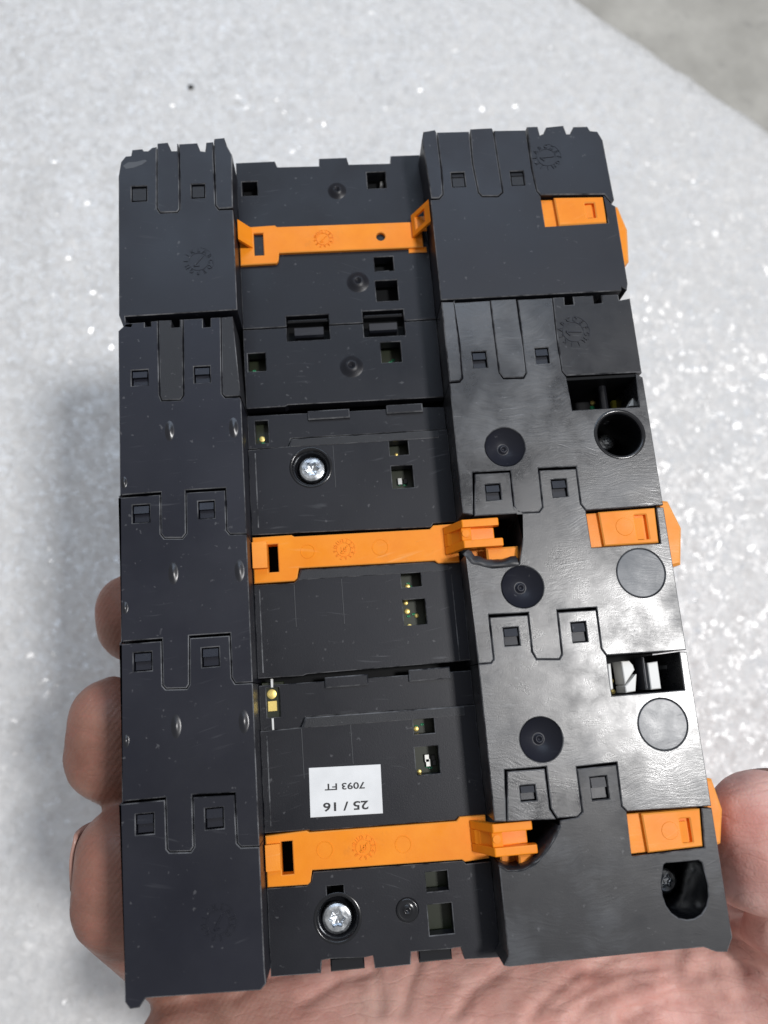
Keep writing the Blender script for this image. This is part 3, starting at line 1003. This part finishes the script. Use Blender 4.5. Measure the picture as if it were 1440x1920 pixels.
def liner(name, loop, z0, z1, mat, parent):
    """smooth inner wall of an opening"""
    lp = offset(ccw(clean(loop)), 0.03)
    n = len(lp)
    V = [(p[0], p[1], z0) for p in lp] + [(p[0], p[1], z1) for p in lp]
    return mesh_obj(name, V, [(k, n + k, n + (k + 1) % n, (k + 1) % n) for k in range(n)], mat, parent, True)


liner('hole_wall', DH, -0.35, -13.98, 'gloss', g4)
for fx, r in ((g1, RB[0]), (g1, RB[1]), (t2, RB[2]), (g2, RB[3]), (g3, RB[4]), (g3, RB[5]), (t3, RB[6]), (g4, RB[7])):
    latch(fx, r, 'black')
for fx, c in ((g1, DIM[0]), (g2, DIM[1]), (g3, DIM[2])):
    bowl(fx, c, 'blackB')
for fx, c in ((g2, DISC[0]), (g3, DISC[1])):
    lathe('round_plug', c, [(c[2] - 0.0, -1.5), (c[2] - 0.02, -0.12), (c[2] - 0.14, -0.03), (0, -0.03)], 'grey_disc', fx, 56, smooth=False)
date_stamp(g1, (86.67,30.48,3.24), 0.05, 'black', 'ABCDEFGHIJKL', '', 2.9, 0.16)
lathe('hole_rim', HOLE, [(HOLE[2] + 0.75, -0.02), (HOLE[2] + 0.55, 0.10), (HOLE[2] + 0.15, 0.08), (HOLE[2] - 0.05, -0.25), (HOLE[2] - 0.10, -0.6)], 'gloss', g1, 56)
lathe('hole_wall', HOLE, [(HOLE[2] - 0.12, -0.6), (HOLE[2] - 0.2, -13.95)], 'deep', g1, 56)
screw(g1, (94.25,11.33), -11.4, 1.9)
screw(g4, (93.27,-71.55), -11.4, 2.2)
slider(MB, S2, 86.53, (93.27,-11.06,95.47,-6.4), (91.16,-8.46,1.69))
slider(MB, S3, 86.6, (93.13,-63.34,94.89,-59.44), (91.18,-61.15,1.46))
lever(MB, [(RO - 0.6, -3.46)] + [(100.73,-3.88),(102.44,-9.13),(101.21,-15.99)] + [(RO - 0.6, -16.49)], -1.6, 9)
lever(MB, [(RO - 0.6, -53.23)] + [(100.54,-53.68),(101.54,-58.87),(100.31,-64.23)] + [(RO - 0.6, -64.94)], -1.6, 9)


def torn(parent, path, z, side, wd=1.0):
    """ragged, heat-torn bank along the cut-outs, sloping from the face down into the opening"""
    sub = []
    for i in range(len(path) - 1):
        for k in range(6):
            t = k / 6
            sub.append((path[i][0] * (1 - t) + path[i + 1][0] * t, path[i][1] * (1 - t) + path[i + 1][1] * t))
    sub.append(path[-1])
    V, F = [], []
    prof = [(-0.45, 0.0), (-0.15, 0.16), (0.25, 0.10), (0.75, -0.25), (1.15, -0.9), (1.25, -2.0), (1.2, -6.0)]
    n = len(prof)
    for i, p in enumerate(sub):
        q, o = sub[min(i + 1, len(sub) - 1)], sub[max(i - 1, 0)]
        d = Vector((q[0] - o[0], q[1] - o[1])).normalized()
        nx = Vector((-d.y, d.x)) * side
        for k, (a, h) in enumerate(prof):
            f = 1 + 0.6 * noise.noise((i * 0.13, k * 0.35, 4.0)) + 0.12 * noise.noise((i * 0.5, k * 0.5, 9.0))
            hz = 0.30 * noise.noise((i * 0.17, k * 0.6, 7.0)) if 0 < k < 5 else 0
            V.append((p[0] + nx.x * a * wd * f, p[1] + nx.y * a * wd * f, z + h + hz))
    for i in range(len(sub) - 1):
        for k in range(n - 1):
            F.append((i * n + k, i * n + k + 1, (i + 1) * n + k + 1, (i + 1) * n + k))
    return fix_normals(mesh_obj('torn_lip', V, F, 'rubbed', parent, True))


torn(g2, [(61.13,-11.21),(61.72,-12.04),(62.6,-12.88),(64.19,-13.48),(65.99,-13.9),(68.52,-13.89),(70.68,-13.75)], 0.0, 1, 1.0)
torn(g4, [(61.39,-63.93),(62.05,-64.4),(62.98,-64.89),(64.22,-65.09),(65.49,-64.95),(66.89,-64.49),(68.15,-63.77),(69.47,-62.64),(70.63,-61.32),(71.73,-59.82),(72.42,-58.69)], 0.0, 1, 0.38)

# openings with the parts inside them
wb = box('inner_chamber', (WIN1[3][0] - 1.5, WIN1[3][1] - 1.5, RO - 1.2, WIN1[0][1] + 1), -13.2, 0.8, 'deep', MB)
def rod(name, u, va, vb, z, r0, r1, mat, parent, n=18):
    V, F = [], []
    for k in range(n):
        a = 2 * math.pi * k / n
        V += [(u + r0 * math.cos(a), va, z + r0 * math.sin(a)), (u + r1 * math.cos(a), vb, z + r1 * math.sin(a))]
    for k in range(n):
        j = (k + 1) % n
        F.append((2 * k, 2 * j, 2 * j + 1, 2 * k + 1))
    F.append(tuple(2 * k for k in range(n)))
    F.append(tuple(2 * k + 1 for k in range(n)))
    return fix_normals(mesh_obj(name, V, F, mat, parent))


box('chamber_wall', (WIN1[0][0] - 0.4, WIN1[0][1] - 0.75, RO - 1.0, WIN1[0][1] - 0.15), -0.5, 13.4, 'deep', wb, 0.05)
vt_, vb_ = 22.9, 15.22
rod('post', 92.41, vb_ - 2, vt_, -5.0, 0.78, 0.86, 'gloss', wb)
rod('post_collar', 92.78, vt_ - 0.6, vt_ + 0.3, -5.6, 2.3, 2.6, 'gloss', wb, 32)
c = (93.08,20.4)
lathe('solder_pad', c, [(0.55, 0), (0.5, 0.3), (0, 0.5)], 'gold', wb, 16, z0=-13.1)
lathe('via', (c[0] - 0.2, c[1] - 1.1), [(0.5, 0), (0.4, 0.2), (0, 0.3)], 'solder', wb, 12, z0=-13.1)
c = (97.34,19.56)
box('contact_strip', (c[0] - 0.5, c[1] - 1.4, c[0] + 0.5, c[1] + 0.8), -12.0, 1.3, 'yellow', wb)
c = (97.41,16.7)
mesh_obj('white_tab', [(c[0] - 1, c[1] - 1, -2.8), (c[0] + 0.8, c[1] - 1, -2.8), (c[0] + 0.4, c[1] + 1, -2.8), (c[0] - 1, c[1] - 1, -5), (c[0] + 0.8, c[1] - 1, -5), (c[0] + 0.4, c[1] + 1, -5)],
         [(0, 1, 2), (0, 3, 4, 1), (1, 4, 5, 2), (2, 5, 3, 0)], 'white', wb)

wc = box('inner_chamber', (WIN2[3][0] - 1.5, WIN2[3][1] - 1.5, RO - 1.2, WIN2[0][1] + 1.2), -13.2, 0.8, 'deep', MB)
zq = -2.2
plate('white_block', [[(87.67,-32.52),(89.13,-32.54),(89.7,-33.34),(89.86,-34.2),(87.75,-36.56)]], zq, 5, 'white', wc, 0.15)
plate('white_block', [[(90.13,-34.97),(89.49,-37.9),(87.73,-38.04),(87.7,-36.93)]], zq, 5, 'white', wc, 0.15)
plate('white_block', [[(92.37,-33.17),(94.25,-33.03),(94.18,-37.81),(92.32,-37.85)]], zq, 5, 'white', wc, 0.15)
plate('white_block', [[(85.09,-32.79),(85.68,-32.75),(85.52,-37.22),(84.92,-37.36)]], zq, 5, 'white', wc, 0.15)
plate('pin', [[(91.33,-32.08),(91.72,-32.11),(91.63,-37.71),(91.24,-37.77)]], -1.6, 4, 'black', wc, 0.25)
plate('contact_strip', [[(97.43,-33.79),(99.41,-33.36),(99.48,-35.4),(97.66,-35.45)]], -6.5, 4, 'grey_disc', wc, 0.15)
plate('contact_strip', [[(98.81,-35.83),(99.52,-35.79),(99.41,-37.7),(98.8,-37.75)]], -6.5, 4, 'grey_disc', wc, 0.15)
for q in [(86.58,-35.84),(86.61,-37.75)]:
    lathe('solder_pad', q, [(0.45, 0), (0.4, 0.2), (0, 0.3)], 'gold', wc, 14, z0=-5.9)

# ------------------------------------------------------------------ lower module: channel
WB = [(23.09,29.36,26.62,33.21), (49.73,29.7,53.79,34.09)]
b1 = plate('channel_floor', [
    [(LI, VS - 0.12), (N1[0], VS - 0.12), (N1[0], N1[1]), (N1[2], N1[1]), (N1[2], VS - 0.12), (N2[0], VS - 0.12), (N2[0], N2[1]), (N2[2], N2[1]), (N2[2], VS - 0.12), (RI, VS - 0.12)] +
    [(RI, 21.69)] + [(57.5,21.73),(30.56,21.93),(29.91,21.64)] + [(LI, 21.63)]] + [rect(r) for r in WB], ZF, 3.0, 'floor', MB, 0.14)
dome(b1, (43.58,29.27,1.91), ZF)


def strip_panel(yshift_pts, win, tabs, name='channel_step'):
    o = plate(name, [yshift_pts] + win, -9.0, 2.2, 'floor', MB, 0.12)
    for t in tabs:
        box('snap_tab', t, -8.35, 2, 'floor', o, 0.22)
    return o


WC = [(23.82,14.65,26.41,19.32)]
c0 = strip_panel([(LI, 20.45)] + [(RI - 3.2, 20.09), (RI, 19.92)] + [(RI, 15.22), (RI - 2.9, 15.27)] + [(30.66,15.31),(30.16,13.59)] + [(LI, 13.64)],
                 [rect(WC[0])], [(34.33,18.72,42.53,20.56), (49.89,19.04,57.09,20.83)])
WD = [(49.78,10.24,53.52,13.21), (49.79,3.57,53.99,8.09)]
SC1 = (34.3,8.89,3.70)
c1 = plate('channel_floor', [
    [(LI, 13.09)] + [(30.32,13.37),(30.81,14.86),(57.4,14.82)] + [(RI, 14.89), (RI, -3.8)] + [(56.95,-3.78),(56.47,-4.48),(30.43,-3.82),(29.82,-3.88)] + [(LI, -3.69)],
    rect(WD[0]), rect(WD[1]), circ(SC1, 44)], ZF, 3.0, 'floor', MB, 0.14)
lathe('screw_well', SC1, [(SC1[2] + 0.45, 0.02), (SC1[2] + 0.25, 0.16), (SC1[2] - 0.1, 0.05), (SC1[2] - 0.7, -1.6), (SC1[2] - 1.0, -3.2), (0, -3.3)], 'gloss', c1, 48, z0=ZF)
screw(c1, (34.45,8.89), -9.2, 2.55)

WE = [(49.91,-15.7,53.72,-12.89), (49.79,-22.83,54.08,-18.03)]
d1 = plate('channel_floor', [
    [(LI, -13.24)] + [(29.82,-13.36),(30.54,-12.81),(31.15,-10.93),(56.56,-11.22),(57.02,-11.76)] + [(RI, -11.7), (RI, -30.02)] + [(57.08,-30.12),(31.24,-30.24),(30.55,-30.48)] + [(LI, -30.34)],
    rect(WE[0]), rect(WE[1])], ZF, 3.0, 'floor', MB, 0.14)

WF = [(23.65,-37.41,26.09,-32.12)]
e0 = strip_panel([(LI, -31.65)] + [(RI - 3.4, -31.86), (RI, -31.88)] + [(RI, -38.03), (RI - 2.9, -38.1)] + [(30.57,-37.78),(29.7,-39.59)] + [(LI, -39.58)],
                 [rect(WF[0])], [(34.48,-33.01,42.37,-31.06), (49.93,-33.05,57.56,-30.91)])
WG = [(49.92,-42.43,53.75,-39.59), (49.77,-49.47,54.05,-44.66)]
e1 = plate('channel_floor', [
    [(LI, -39.64)] + [(29.75,-39.56),(30.61,-37.85),(57.49,-38.11)] + [(RI, -38.1), (RI, -57.1)] + [(56.96,-57.04),(56.34,-57.52),(30.63,-57.18),(29.99,-56.95)] + [(LI, -56.84)],
    rect(WG[0]), rect(WG[1])], ZF, 3.0, 'floor', MB, 0.14)
WH = [(49.8,-68.86,53.71,-65.66), (49.7,-75.77,53.96,-70.9)]
SC2 = (34.17,-71.62,3.63)
K2 = (32.58,-69.2,35.52,-66.38)
a0 = math.radians(62)
key = [(SC2[0] + SC2[2] * math.cos(t), SC2[1] + SC2[2] * math.sin(t)) for t in [math.radians(114 + k * 312 / 40) for k in range(41)]]
key = key + [(K2[2], SC2[1] + SC2[2] * 0.95), (K2[2], K2[3]), (K2[0], K2[3]), (K2[0], SC2[1] + SC2[2] * 0.95)]
b2 = plate('channel_floor', [
    [(LI, -65.84)] + [(29.29,-66),(29.96,-65.55),(30.43,-63.87),(56.6,-64.35),(57.11,-64.91)] + [(RI, -64.87), (RI, -80.26)] +
    [(55.33,-80),(54.89,-78.04),(53.46,-78.08),(53.36,-78.15),(47.4,-78.02),(46.3,-78),(46.04,-79.97),(39.95,-79.98),(39.79,-77.98),(38.36,-78.14),(32.4,-77.8),(31.04,-77.92),(30.83,-79.87)] + [(LI, -79.66)],
    rect(WH[0]), rect(WH[1]), key], ZF, 3.0, 'floor', MB, 0.14)
for t in ((32.46,-80.12,38.24,-78.01), (47.58,-80.1,53.29,-77.98)):
    box('snap_tab', t, -8.9, 4, 'gloss', b2, 0.25)
lathe('screw_well', SC2, [(SC2[2] + 0.5, 0.02), (SC2[2] + 0.25, 0.14), (SC2[2] - 0.05, 0.04), (SC2[2] - 0.5, -1.6), (SC2[2] - 0.9, -3.2), (0, -3.3)], 'gloss', b2, 48, z0=ZF)
screw(b2, (34.03,-71.98), -9.2, 2.6)
cD = (46.23,-71.35,1.93)
lathe('moulded_boss', cD, [(cD[2] * 1.05, 0.02), (cD[2] * 0.98, 0.35), (cD[2] * 0.8, 0.42), (cD[2] * 0.42, -0.0), (cD[2] * 0.36, 0.5), (cD[2] * 0.2, 0.55), (cD[2] * 0.16, 0.2), (0, 0.2)], 'gloss', b2, 32, z0=ZF)

# boards behind the openings
bd = box('circuit_board', (LI + 0.4, WB[0][1] - 2, WB[0][2] + 1, WB[0][3] + 0.5), -12.3, 1.0, 'pcb', MB)
components(bd, WB[0], -12.3, 1, (), 0, 3)
bd = box('circuit_board', (WB[1][0] - 1, WB[1][1] - 2.5, WB[1][2] + 1, WB[1][3] + 0.5), -12.3, 1.0, 'pcb', MB)
components(bd, WB[1], -12.3, 2, ((0.2, 0.15, 0.3),), 0, 5)
bd = box('circuit_board', (LI + 0.4, WC[0][1] - 1, WC[0][2] + 0.6, WC[0][3] + 1), -11.6, 1.0, 'pcb', MB)
components(bd, WC[0], -11.6, 3, ((0.42, 0.36, 0.62),), 0, 3)
for k, (ws, pads, ch) in enumerate((
        (WD, (((0.42, 0.42, 0.35),), ()), (0, 1)),
        (WE, (((0.38, 0.22, 0.5),), ((0.25, 0.62, 0.55), (0.66, 0.42, 0.45), (0.3, 0.02, 0.5), (0.22, 0.96, 0.45))), (0, 0)),
        (WG, (((0.2, 0.28, 0.5),), ((0.2, 0.05, 0.4),)), (0, 2)),
        (WH, ((), ()), (0, 0)))):
    bd = box('circuit_board', (ws[1][0] - 1.5, ws[1][1] - 2, ws[1][2] + 1.5, ws[0][3] + 1.0), -11.9, 1.0, 'pcb', MB)
    for j in (0, 1):
        components(bd, ws[j], -11.9, 10 + k * 2 + j, pads[j], ch[j], 2 if k < 3 else 0)
bd = box('circuit_board', (LI + 0.4, WF[0][1] - 1, WF[0][2] + 0.8, WF[0][3] + 1), -9.9, 1.0, 'pcb', MB)
c = (24.6,-33.28,0.91)
lathe('round_contact', c, [(c[2], 0), (c[2], 0.10), (c[2] * 0.9, 0.14), (0, 0.14)], 'gold', bd, 28, z0=-9.9)
box('square_contact', (23.8,-36.35,25.46,-34.51), -9.75, 0.2, 'gold', bd, 0.05)
for q in ((24.57,-32.13,24.98,-30.57), (24.43,-39.65,24.81,-37.57)):
    box('white_tab', q, -8.7, 1.5, 'white', e0, 0.1)

# faint moulding lines on the channel panels
for fx, pts in ((c1, ([(38.8,13.04),(38.66,4.54)],)), (d1, ([(29.8,-13.66),(29.77,-21.6)], [(38.71,-13.2),(38.74,-21.68)])), (e1, ([(29.74,-39.74),(29.64,-48.35)], [(38.57,-39.8),(38.48,-46.63)]))):
    for p in pts:
        (ua, va), (ub, vb) = p
        box('moulding_line', (ua - 0.06, min(va, vb), ua + 0.10, max(va, vb)), ZF + 0.10, 0.5, 'worn_edge', fx, 0.04)

# raised ridges along the upper edges of the channel panels, and rubbed edges down their left side
for fx, q in ((c1, [(31.01,14.74),(59.73,14.78),(59.69,13.24),(36.32,13.2),(30.62,13.24)]), (d1, [(31.34,-11.05),(56.44,-11.41),(58.85,-11.89),(59.13,-13.14),(34.73,-12.91),(30.74,-12.92)]), (e1, [(30.8,-37.96),(59.44,-38.27),(59.38,-39.78),(36.94,-39.76),(30.03,-39.67)])):
    plate('panel_ridge', [q], ZF + 0.14, 0.5, 'grained', fx, 0.10)
for fx, (p, q) in ((c1, [(23.68,12.39),(23.45,-2.4)]), (d1, [(23.34,-14.09),(23.34,-29.44)]), (e1, [(23.5,-40.53),(23.26,-55.84)])):
    box('rubbed_rib', (p[0] - 0.10, q[1], p[0] + 0.16, p[1]), ZF + 0.09, 0.5, 'edge', fx, 0.06)
box('rubbed_rib', (RI - 2.1, -29.98, RI - 1.9, -13.8), ZF + 0.05, 0.5, 'edge', d1, 0.05)

# straps of the lower module
s2 = ibar(MB, [(LI + 0.15, -4.36)] + [(29.85,-4.35),(30.43,-4.7),(56.13,-5.04),(56.81,-4.36)] + [(RI - 0.3, -4.31), (RI - 0.3, -11.7)] + [(57.14,-11.7),(56.48,-11.14),(30.9,-10.74),(30.5,-12.62),(29.88,-13.08)] + [(LI + 0.15, -13.05)],
          [rect((25.28,-11.18,27.21,-5.87))], [(32.77,-7.73,1.39), (46.43,-7.87,1.61)], (39.58,-7.8,2.10), '10')
flap(s2, -10.46, -5.59, LI + 0.2, -5.5, 25.25, -5.9, 2.0)
s3 = ibar(MB, [(LI + 0.15, -57.24)] + [(29.66,-56.97),(30.2,-57.28),(56.02,-57.65),(56.66,-56.99)] + [(RI - 0.3, -57.06), (RI - 0.3, -64.15)] + [(56.85,-64.39),(56.33,-64),(30.3,-63.44),(29.92,-65.29),(29.44,-65.68)] + [(LI + 0.15, -65.5)],
          [rect((25.15,-63.77,27.17,-58.37))], [(32.7,-60.33,1.47), (46.34,-60.6,1.48)], (39.45,-60.53,2.12), '10')
flap(s3, -62.75, -58.52, LI + 0.2, -5.9, 25.08, -6.2, 2.0)


def hook(parent, ua, ub, uc, v0, v1):
    """forked catch rising from the strap into the cut-out of the flange"""
    w_ = (v1 - v0) * 0.27
    zt = -0.7
    prof = [(ua, -6.9), (ua + 0.5, -5.9), (ub, zt), (uc, zt), (uc + 0.25, zt - 1.4), (uc, zt - 2.0), (ub + 0.4, zt - 2.0), (ua + 1.2, -8.0)]
    prof2 = [(ua, -6.9), (ua + 0.5, -5.9), (ub, zt), (uc + 0.5, zt), (uc + 0.7, zt - 1.4), (uc + 0.4, zt - 2.0), (ub + 0.4, zt - 2.0), (ua + 1.2, -8.0)]
    low = [(ub + 0.3, zt - 1.5), (uc - 0.6, zt - 2.1), (uc - 0.6, zt - 2.9), (ub + 0.3, zt - 2.9)]
    blk = [(ub - 0.2, zt - 0.5), (ub + 1.6, zt - 0.35), (ub + 1.6, zt - 2.6), (ub - 0.2, zt - 2.6)]
    end = [(ua, -6.9), (ua + 0.5, -5.9), (ua + 1.3, -4.7), (ua + 1.5, -6.6), (ua + 1.2, -8.0)]
    plt_ = [(ua + 0.4, -5.9), (ub, -3.0), (ub, -3.6), (ua + 0.4, -6.8)]
    ps = [uprism_data(prof, v1 - w_, v1), uprism_data(prof2, v0, v0 + w_), uprism_data(low, v0 + w_, v1 - w_), uprism_data(blk, v0 + w_, v1 - w_),
          uprism_data(end, v0 + w_, v1 - w_), uprism_data(plt_, v0 + w_, v1 - w_)]
    o = fix_normals(merged('strap_catch', ps, 'orange', parent))
    lathe('ejector_mark', (ub + 0.6, (v0 + v1) / 2 + 0.1), [(0.72, -0.3), (0.68, 0.18), (0, 0.19)], 'orange', o, 24, z0=zt - 0.5, smooth=False)
    bv = o.modifiers.new('edge', 'BEVEL')
    bv.width = 0.00018
    bv.segments = 2
    bv.limit_method = 'ANGLE'
    return o


hook(s2, 58.62, 61.31, 68.05, -10.26, -5.02)
hook(s3, 58.3, 61.21, 67.93, -62.83, -57.65)
box('locking_block', (65.49,-12.85,71.46,-10.34), -2.0, 5, 'orange', s2, 0.35)
plate('locking_block', [[(65.36,-63.18),(69.2,-63.18),(68.7,-64.32),(66.76,-65.24),(65.3,-65.2)]], -2.0, 5, 'orange', s3, 0.3)
box('locking_base', (62.94,-12.7,66.12,-9.44), -5.2, 3, 'orange', s2, 0.3)
box('locking_base', (62.76,-65.97,65.9,-63.38), -5.2, 3, 'orange', s3, 0.3)

# --- white printed label, upside down on the lowest panel
LQ = [(30.69,-46.62),(43.46,-47.04),(43.24,-55.33),(30.49,-54.95)]
lb = plate('date_label', [LQ], ZF + 0.09, 0.085, 'paper', MB, 0.03)
lb['label'] = 'white paper sticker printed 25 / 16 and 7093 FT, upside down'
la = math.atan2(LQ[1][1] - LQ[0][1], LQ[1][0] - LQ[0][0]) + math.pi
for s, c, h, wd in (('7093 FT', (36.85,-50.21), -49.62 - -50.79, 69), ('25 / 16', (36.81,-53.57), -52.81 - -54.32, 78)):
    t = glyph_data(s, c, h, la, ZF + 0.105)
    us = [p[0] for p in t[0]]
    want = wd / 9.72
    t = glyph_data(s, c, h, la, ZF + 0.105, 0, want / (max(us) - min(us)))
    mesh_obj('printed_text', *t, 'ink', lb)

# ------------------------------------------------------------------ the hand that holds the modules
HND = thing('hand', (60, -125, -70), 'bare right hand cupped behind the black modules, thumb on the right', 'hand')


def hand_mesh():
    """overlapping tapered limbs, fused by a voxel remesh into one continuous surface"""
    bm = bmesh.new()

    def ball(p, r, sc=(1, 1, 1)):
        mt = Matrix.Translation(W(p) - HND.location) @ Matrix.Diagonal((r * sc[0] * 0.001, r * sc[1] * 0.001, r * sc[2] * 0.001, 1))
        bmesh.ops.create_icosphere(bm, subdivisions=2, radius=1.0, matrix=mt)

    def limb(chain, step=0.3):
        for (p, r), (q, s) in zip(chain, chain[1:]):
            n = max(2, int(math.dist(p, q) / (min(r, s) * step)))
            for k in range(n + 1):
                t = k / n
                ball([p[i] * (1 - t) + q[i] * t for i in range(3)], r * (1 - t) + s * t)

    for chain in HAND_LIMBS:
        limb(chain)
    for p, r, sc in HAND_BALLS:
        ball(p, r, sc)
    me = bpy.data.meshes.new('hand_skin')
    bm.to_mesh(me)
    bm.free()
    o = bpy.data.objects.new('hand_skin', me)
    COL.objects.link(o)
    rm = o.modifiers.new('fuse', 'REMESH')
    rm.mode = 'VOXEL'
    rm.voxel_size = 0.0011
    sm = o.modifiers.new('relax', 'SMOOTH')
    sm.factor = 0.5
    sm.iterations = 10
    dg = bpy.context.evaluated_depsgraph_get()
    me2 = bpy.data.meshes.new_from_object(o.evaluated_get(dg))
    bpy.data.objects.remove(o)
    bpy.data.meshes.remove(me)
    nv = len(me2.vertices)
    co, no = np.empty(nv * 3, np.float32), np.empty(nv * 3, np.float32)
    me2.vertices.foreach_get('co', co)
    me2.vertex_normals.foreach_get('vector', no)
    co, no = co.reshape(-1, 3), no.reshape(-1, 3)
    for cr in CREASES:
        d = np.full(nv, 1.0, np.float32)
        for p, q in zip(cr, cr[1:]):
            a_ = np.array((W((*p, 0)) - HND.location).xy)
            ab = np.array((W((*q, 0)) - HND.location).xy) - a_
            rel = co[:, :2] - a_
            t_ = np.clip(rel @ ab / (ab @ ab), 0, 1)
            d = np.minimum(d, np.linalg.norm(rel - t_[:, None] * ab, axis=1))
        k_ = ((0.0026 * np.exp(-(d / 0.0019) ** 2) - 0.0007 * np.exp(-((d - 0.0045) / 0.002) ** 2)) if cr is CREASES[2] else (0.0006 * np.exp(-(d / 0.0007) ** 2) - 0.0002 * np.exp(-((d - 0.0022) / 0.0012) ** 2))) * (co[:, 2] > 0)
        co = co - no * k_[:, None]
    me2.vertices.foreach_set('co', co.astype(np.float32).ravel())
    me2.update()
    me2.materials.clear()
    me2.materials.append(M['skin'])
    me2.polygons.foreach_set('use_smooth', [True] * len(me2.polygons))
    me2.name = 'skin'
    ob = bpy.data.objects.new('skin', me2)
    COL.objects.link(ob)
    ob.parent = HND
    return ob


HAND_LIMBS = [
    # index, middle, ring, little finger: knuckle behind the modules, bent up past the left side to the tip
    [((42, -14, -70), 11), ((9.32,-22.49,-66), 10), ((-0.69,-19.41,-50), 9.5), ((-5.48,-15.96,-33), 8.8), ((-5.37,-13.43,-30), 8.2)],
    [((42, -34, -72), 11.5), ((7.84,-56.07,-68), 10.5), ((-2.57,-51.99,-50), 9.8), ((-9.73,-42.46,-29), 9.7), ((-8.55,-35.9,-26), 9.2)],
    [((42, -54, -72), 11.5), ((8.05,-92.71,-66), 10.5), ((-2.1,-86.03,-50), 10.2), ((-7.82,-69.78,-28), 9.8), ((-6.96,-60.82,-25), 8.9)],
    [((42, -74, -72), 12), ((12.52,-104.38,-66), 11), ((1.12,-103.96,-44), 12)],
    # thumb: heel of the hand, knuckle, tip against the right side
    [((95, -94, -62), 20), ((126, -100, -40), 17), ((124.43,-85.78,-27), 11.0), ((116.64,-72.86,-15), 12.4), ((112.9,-63.76,-12), 10.3)],
    # palm
    [((100, -40, -76), 20), ((40, -30, -76), 18)],
    [((112, -110, -62), 30), ((64, -113, -58), 29), ((24, -110, -58), 23), ((6, -100, -60), 16)],
    [((110, -95, -80), 30), ((165, -150, -85), 30)],
]
HAND_BALLS = [((118, -112, -50), 23, (1.1, 1.0, 1.0)), ((88, -118, -54), 27, (1.3, 1.0, 1.0))]
CREASES = [[(69.92,-99.63),(75.63,-95.98),(82.32,-93.59),(91.12,-91.94),(103.08,-91.52)], [(78.21,-100.42),(83.87,-97.7),(92.67,-95.89),(104.51,-95.86)], [(102.47,-79.68),(109.27,-81.06),(112.74,-81.95),(119.86,-83.93)],
           [(39.85,-87.18),(40.89,-89.9),(40.76,-96.84)], [(45.25,-97.27),(47.14,-93.29),(50.07,-89.64)], [(88.63,-101.42),(97.53,-98.99),(108.28,-99.06)], [(24.94,-95.33),(33.31,-91.99),(39.54,-91.27)], [(101.36,-90.19),(108.22,-87.95),(117.87,-88.64)], [(104.95,-94.32),(111.66,-92.86),(117.03,-93.07)],
           [(84.4,-93.98),(94.12,-93.46),(106.94,-94.37)], [(75.33,-98.29),(83.11,-95.56),(91.84,-94.3),(101.67,-93.5)], [(109.23,-100.34),(112.89,-97.89),(116.23,-97.26)], [(55.49,-98.25),(60.04,-94.51),(66.58,-92.31)], [(10.85,-93.99),(16,-91.27),(23.16,-90.57)]]
hand_mesh()


def nail(c, r, axis, side, length, width):
    """curved nail plate lying on a fingertip: axis = along the finger, side = where the nail faces"""
    ax, sd = Vector(axis).normalized(), Vector(side)
    sd = (sd - ax * sd.dot(ax)).normalized()
    cr = ax.cross(sd)
    V, F = [], []
    nu, nv = 8, 8
    for top in (1, 0):
        for i in range(nu + 1):
            t = -0.5 + i / nu
            for j in range(nv + 1):
                a = (j / nv - 0.5) * width
                taper = 1 - 0.10 * (2 * t) ** 2
                rr = r * (1.0 if top else 0.93)
                al = t * length + (0.08 * r if t > 0.49 and top else 0)
                p = Vector(c) + ax * al + (sd * math.cos(a * taper) + cr * math.sin(a * taper)) * (rr - 0.10 * r * max(0, 2 * t) ** 2)
                V.append(tuple(p))
    m_ = (nu + 1) * (nv + 1)
    for i in range(nu):
        for j in range(nv):
            a = i * (nv + 1) + j
            F.append((a, a + 1, a + nv + 2, a + nv + 1))
            F.append((m_ + a, m_ + a + nv + 1, m_ + a + nv + 2, m_ + a + 1))
    rim = [j for j in range(nv + 1)] + [i * (nv + 1) + nv for i in range(1, nu + 1)] + [nu * (nv + 1) + j for j in range(nv - 1, -1, -1)] + [i * (nv + 1) for i in range(nu - 1, 0, -1)]
    for k in range(len(rim)):
        a, b = rim[k], rim[(k + 1) % len(rim)]
        F.append((a, m_ + a, m_ + b, b))
    return fix_normals(mesh_obj('fingernail', V, F, 'nail', HND, True))


nail((-7.23,-61.94,-26), 9.25, (0.05, 1, 0.25), (-1, 0.1, -0.55), 10, 1.5)
nail((113.24,-64.42,-12.5), 10.3, (-0.35, 1, 0.25), (0.9, 0.3, -0.5), 12, 1.4)
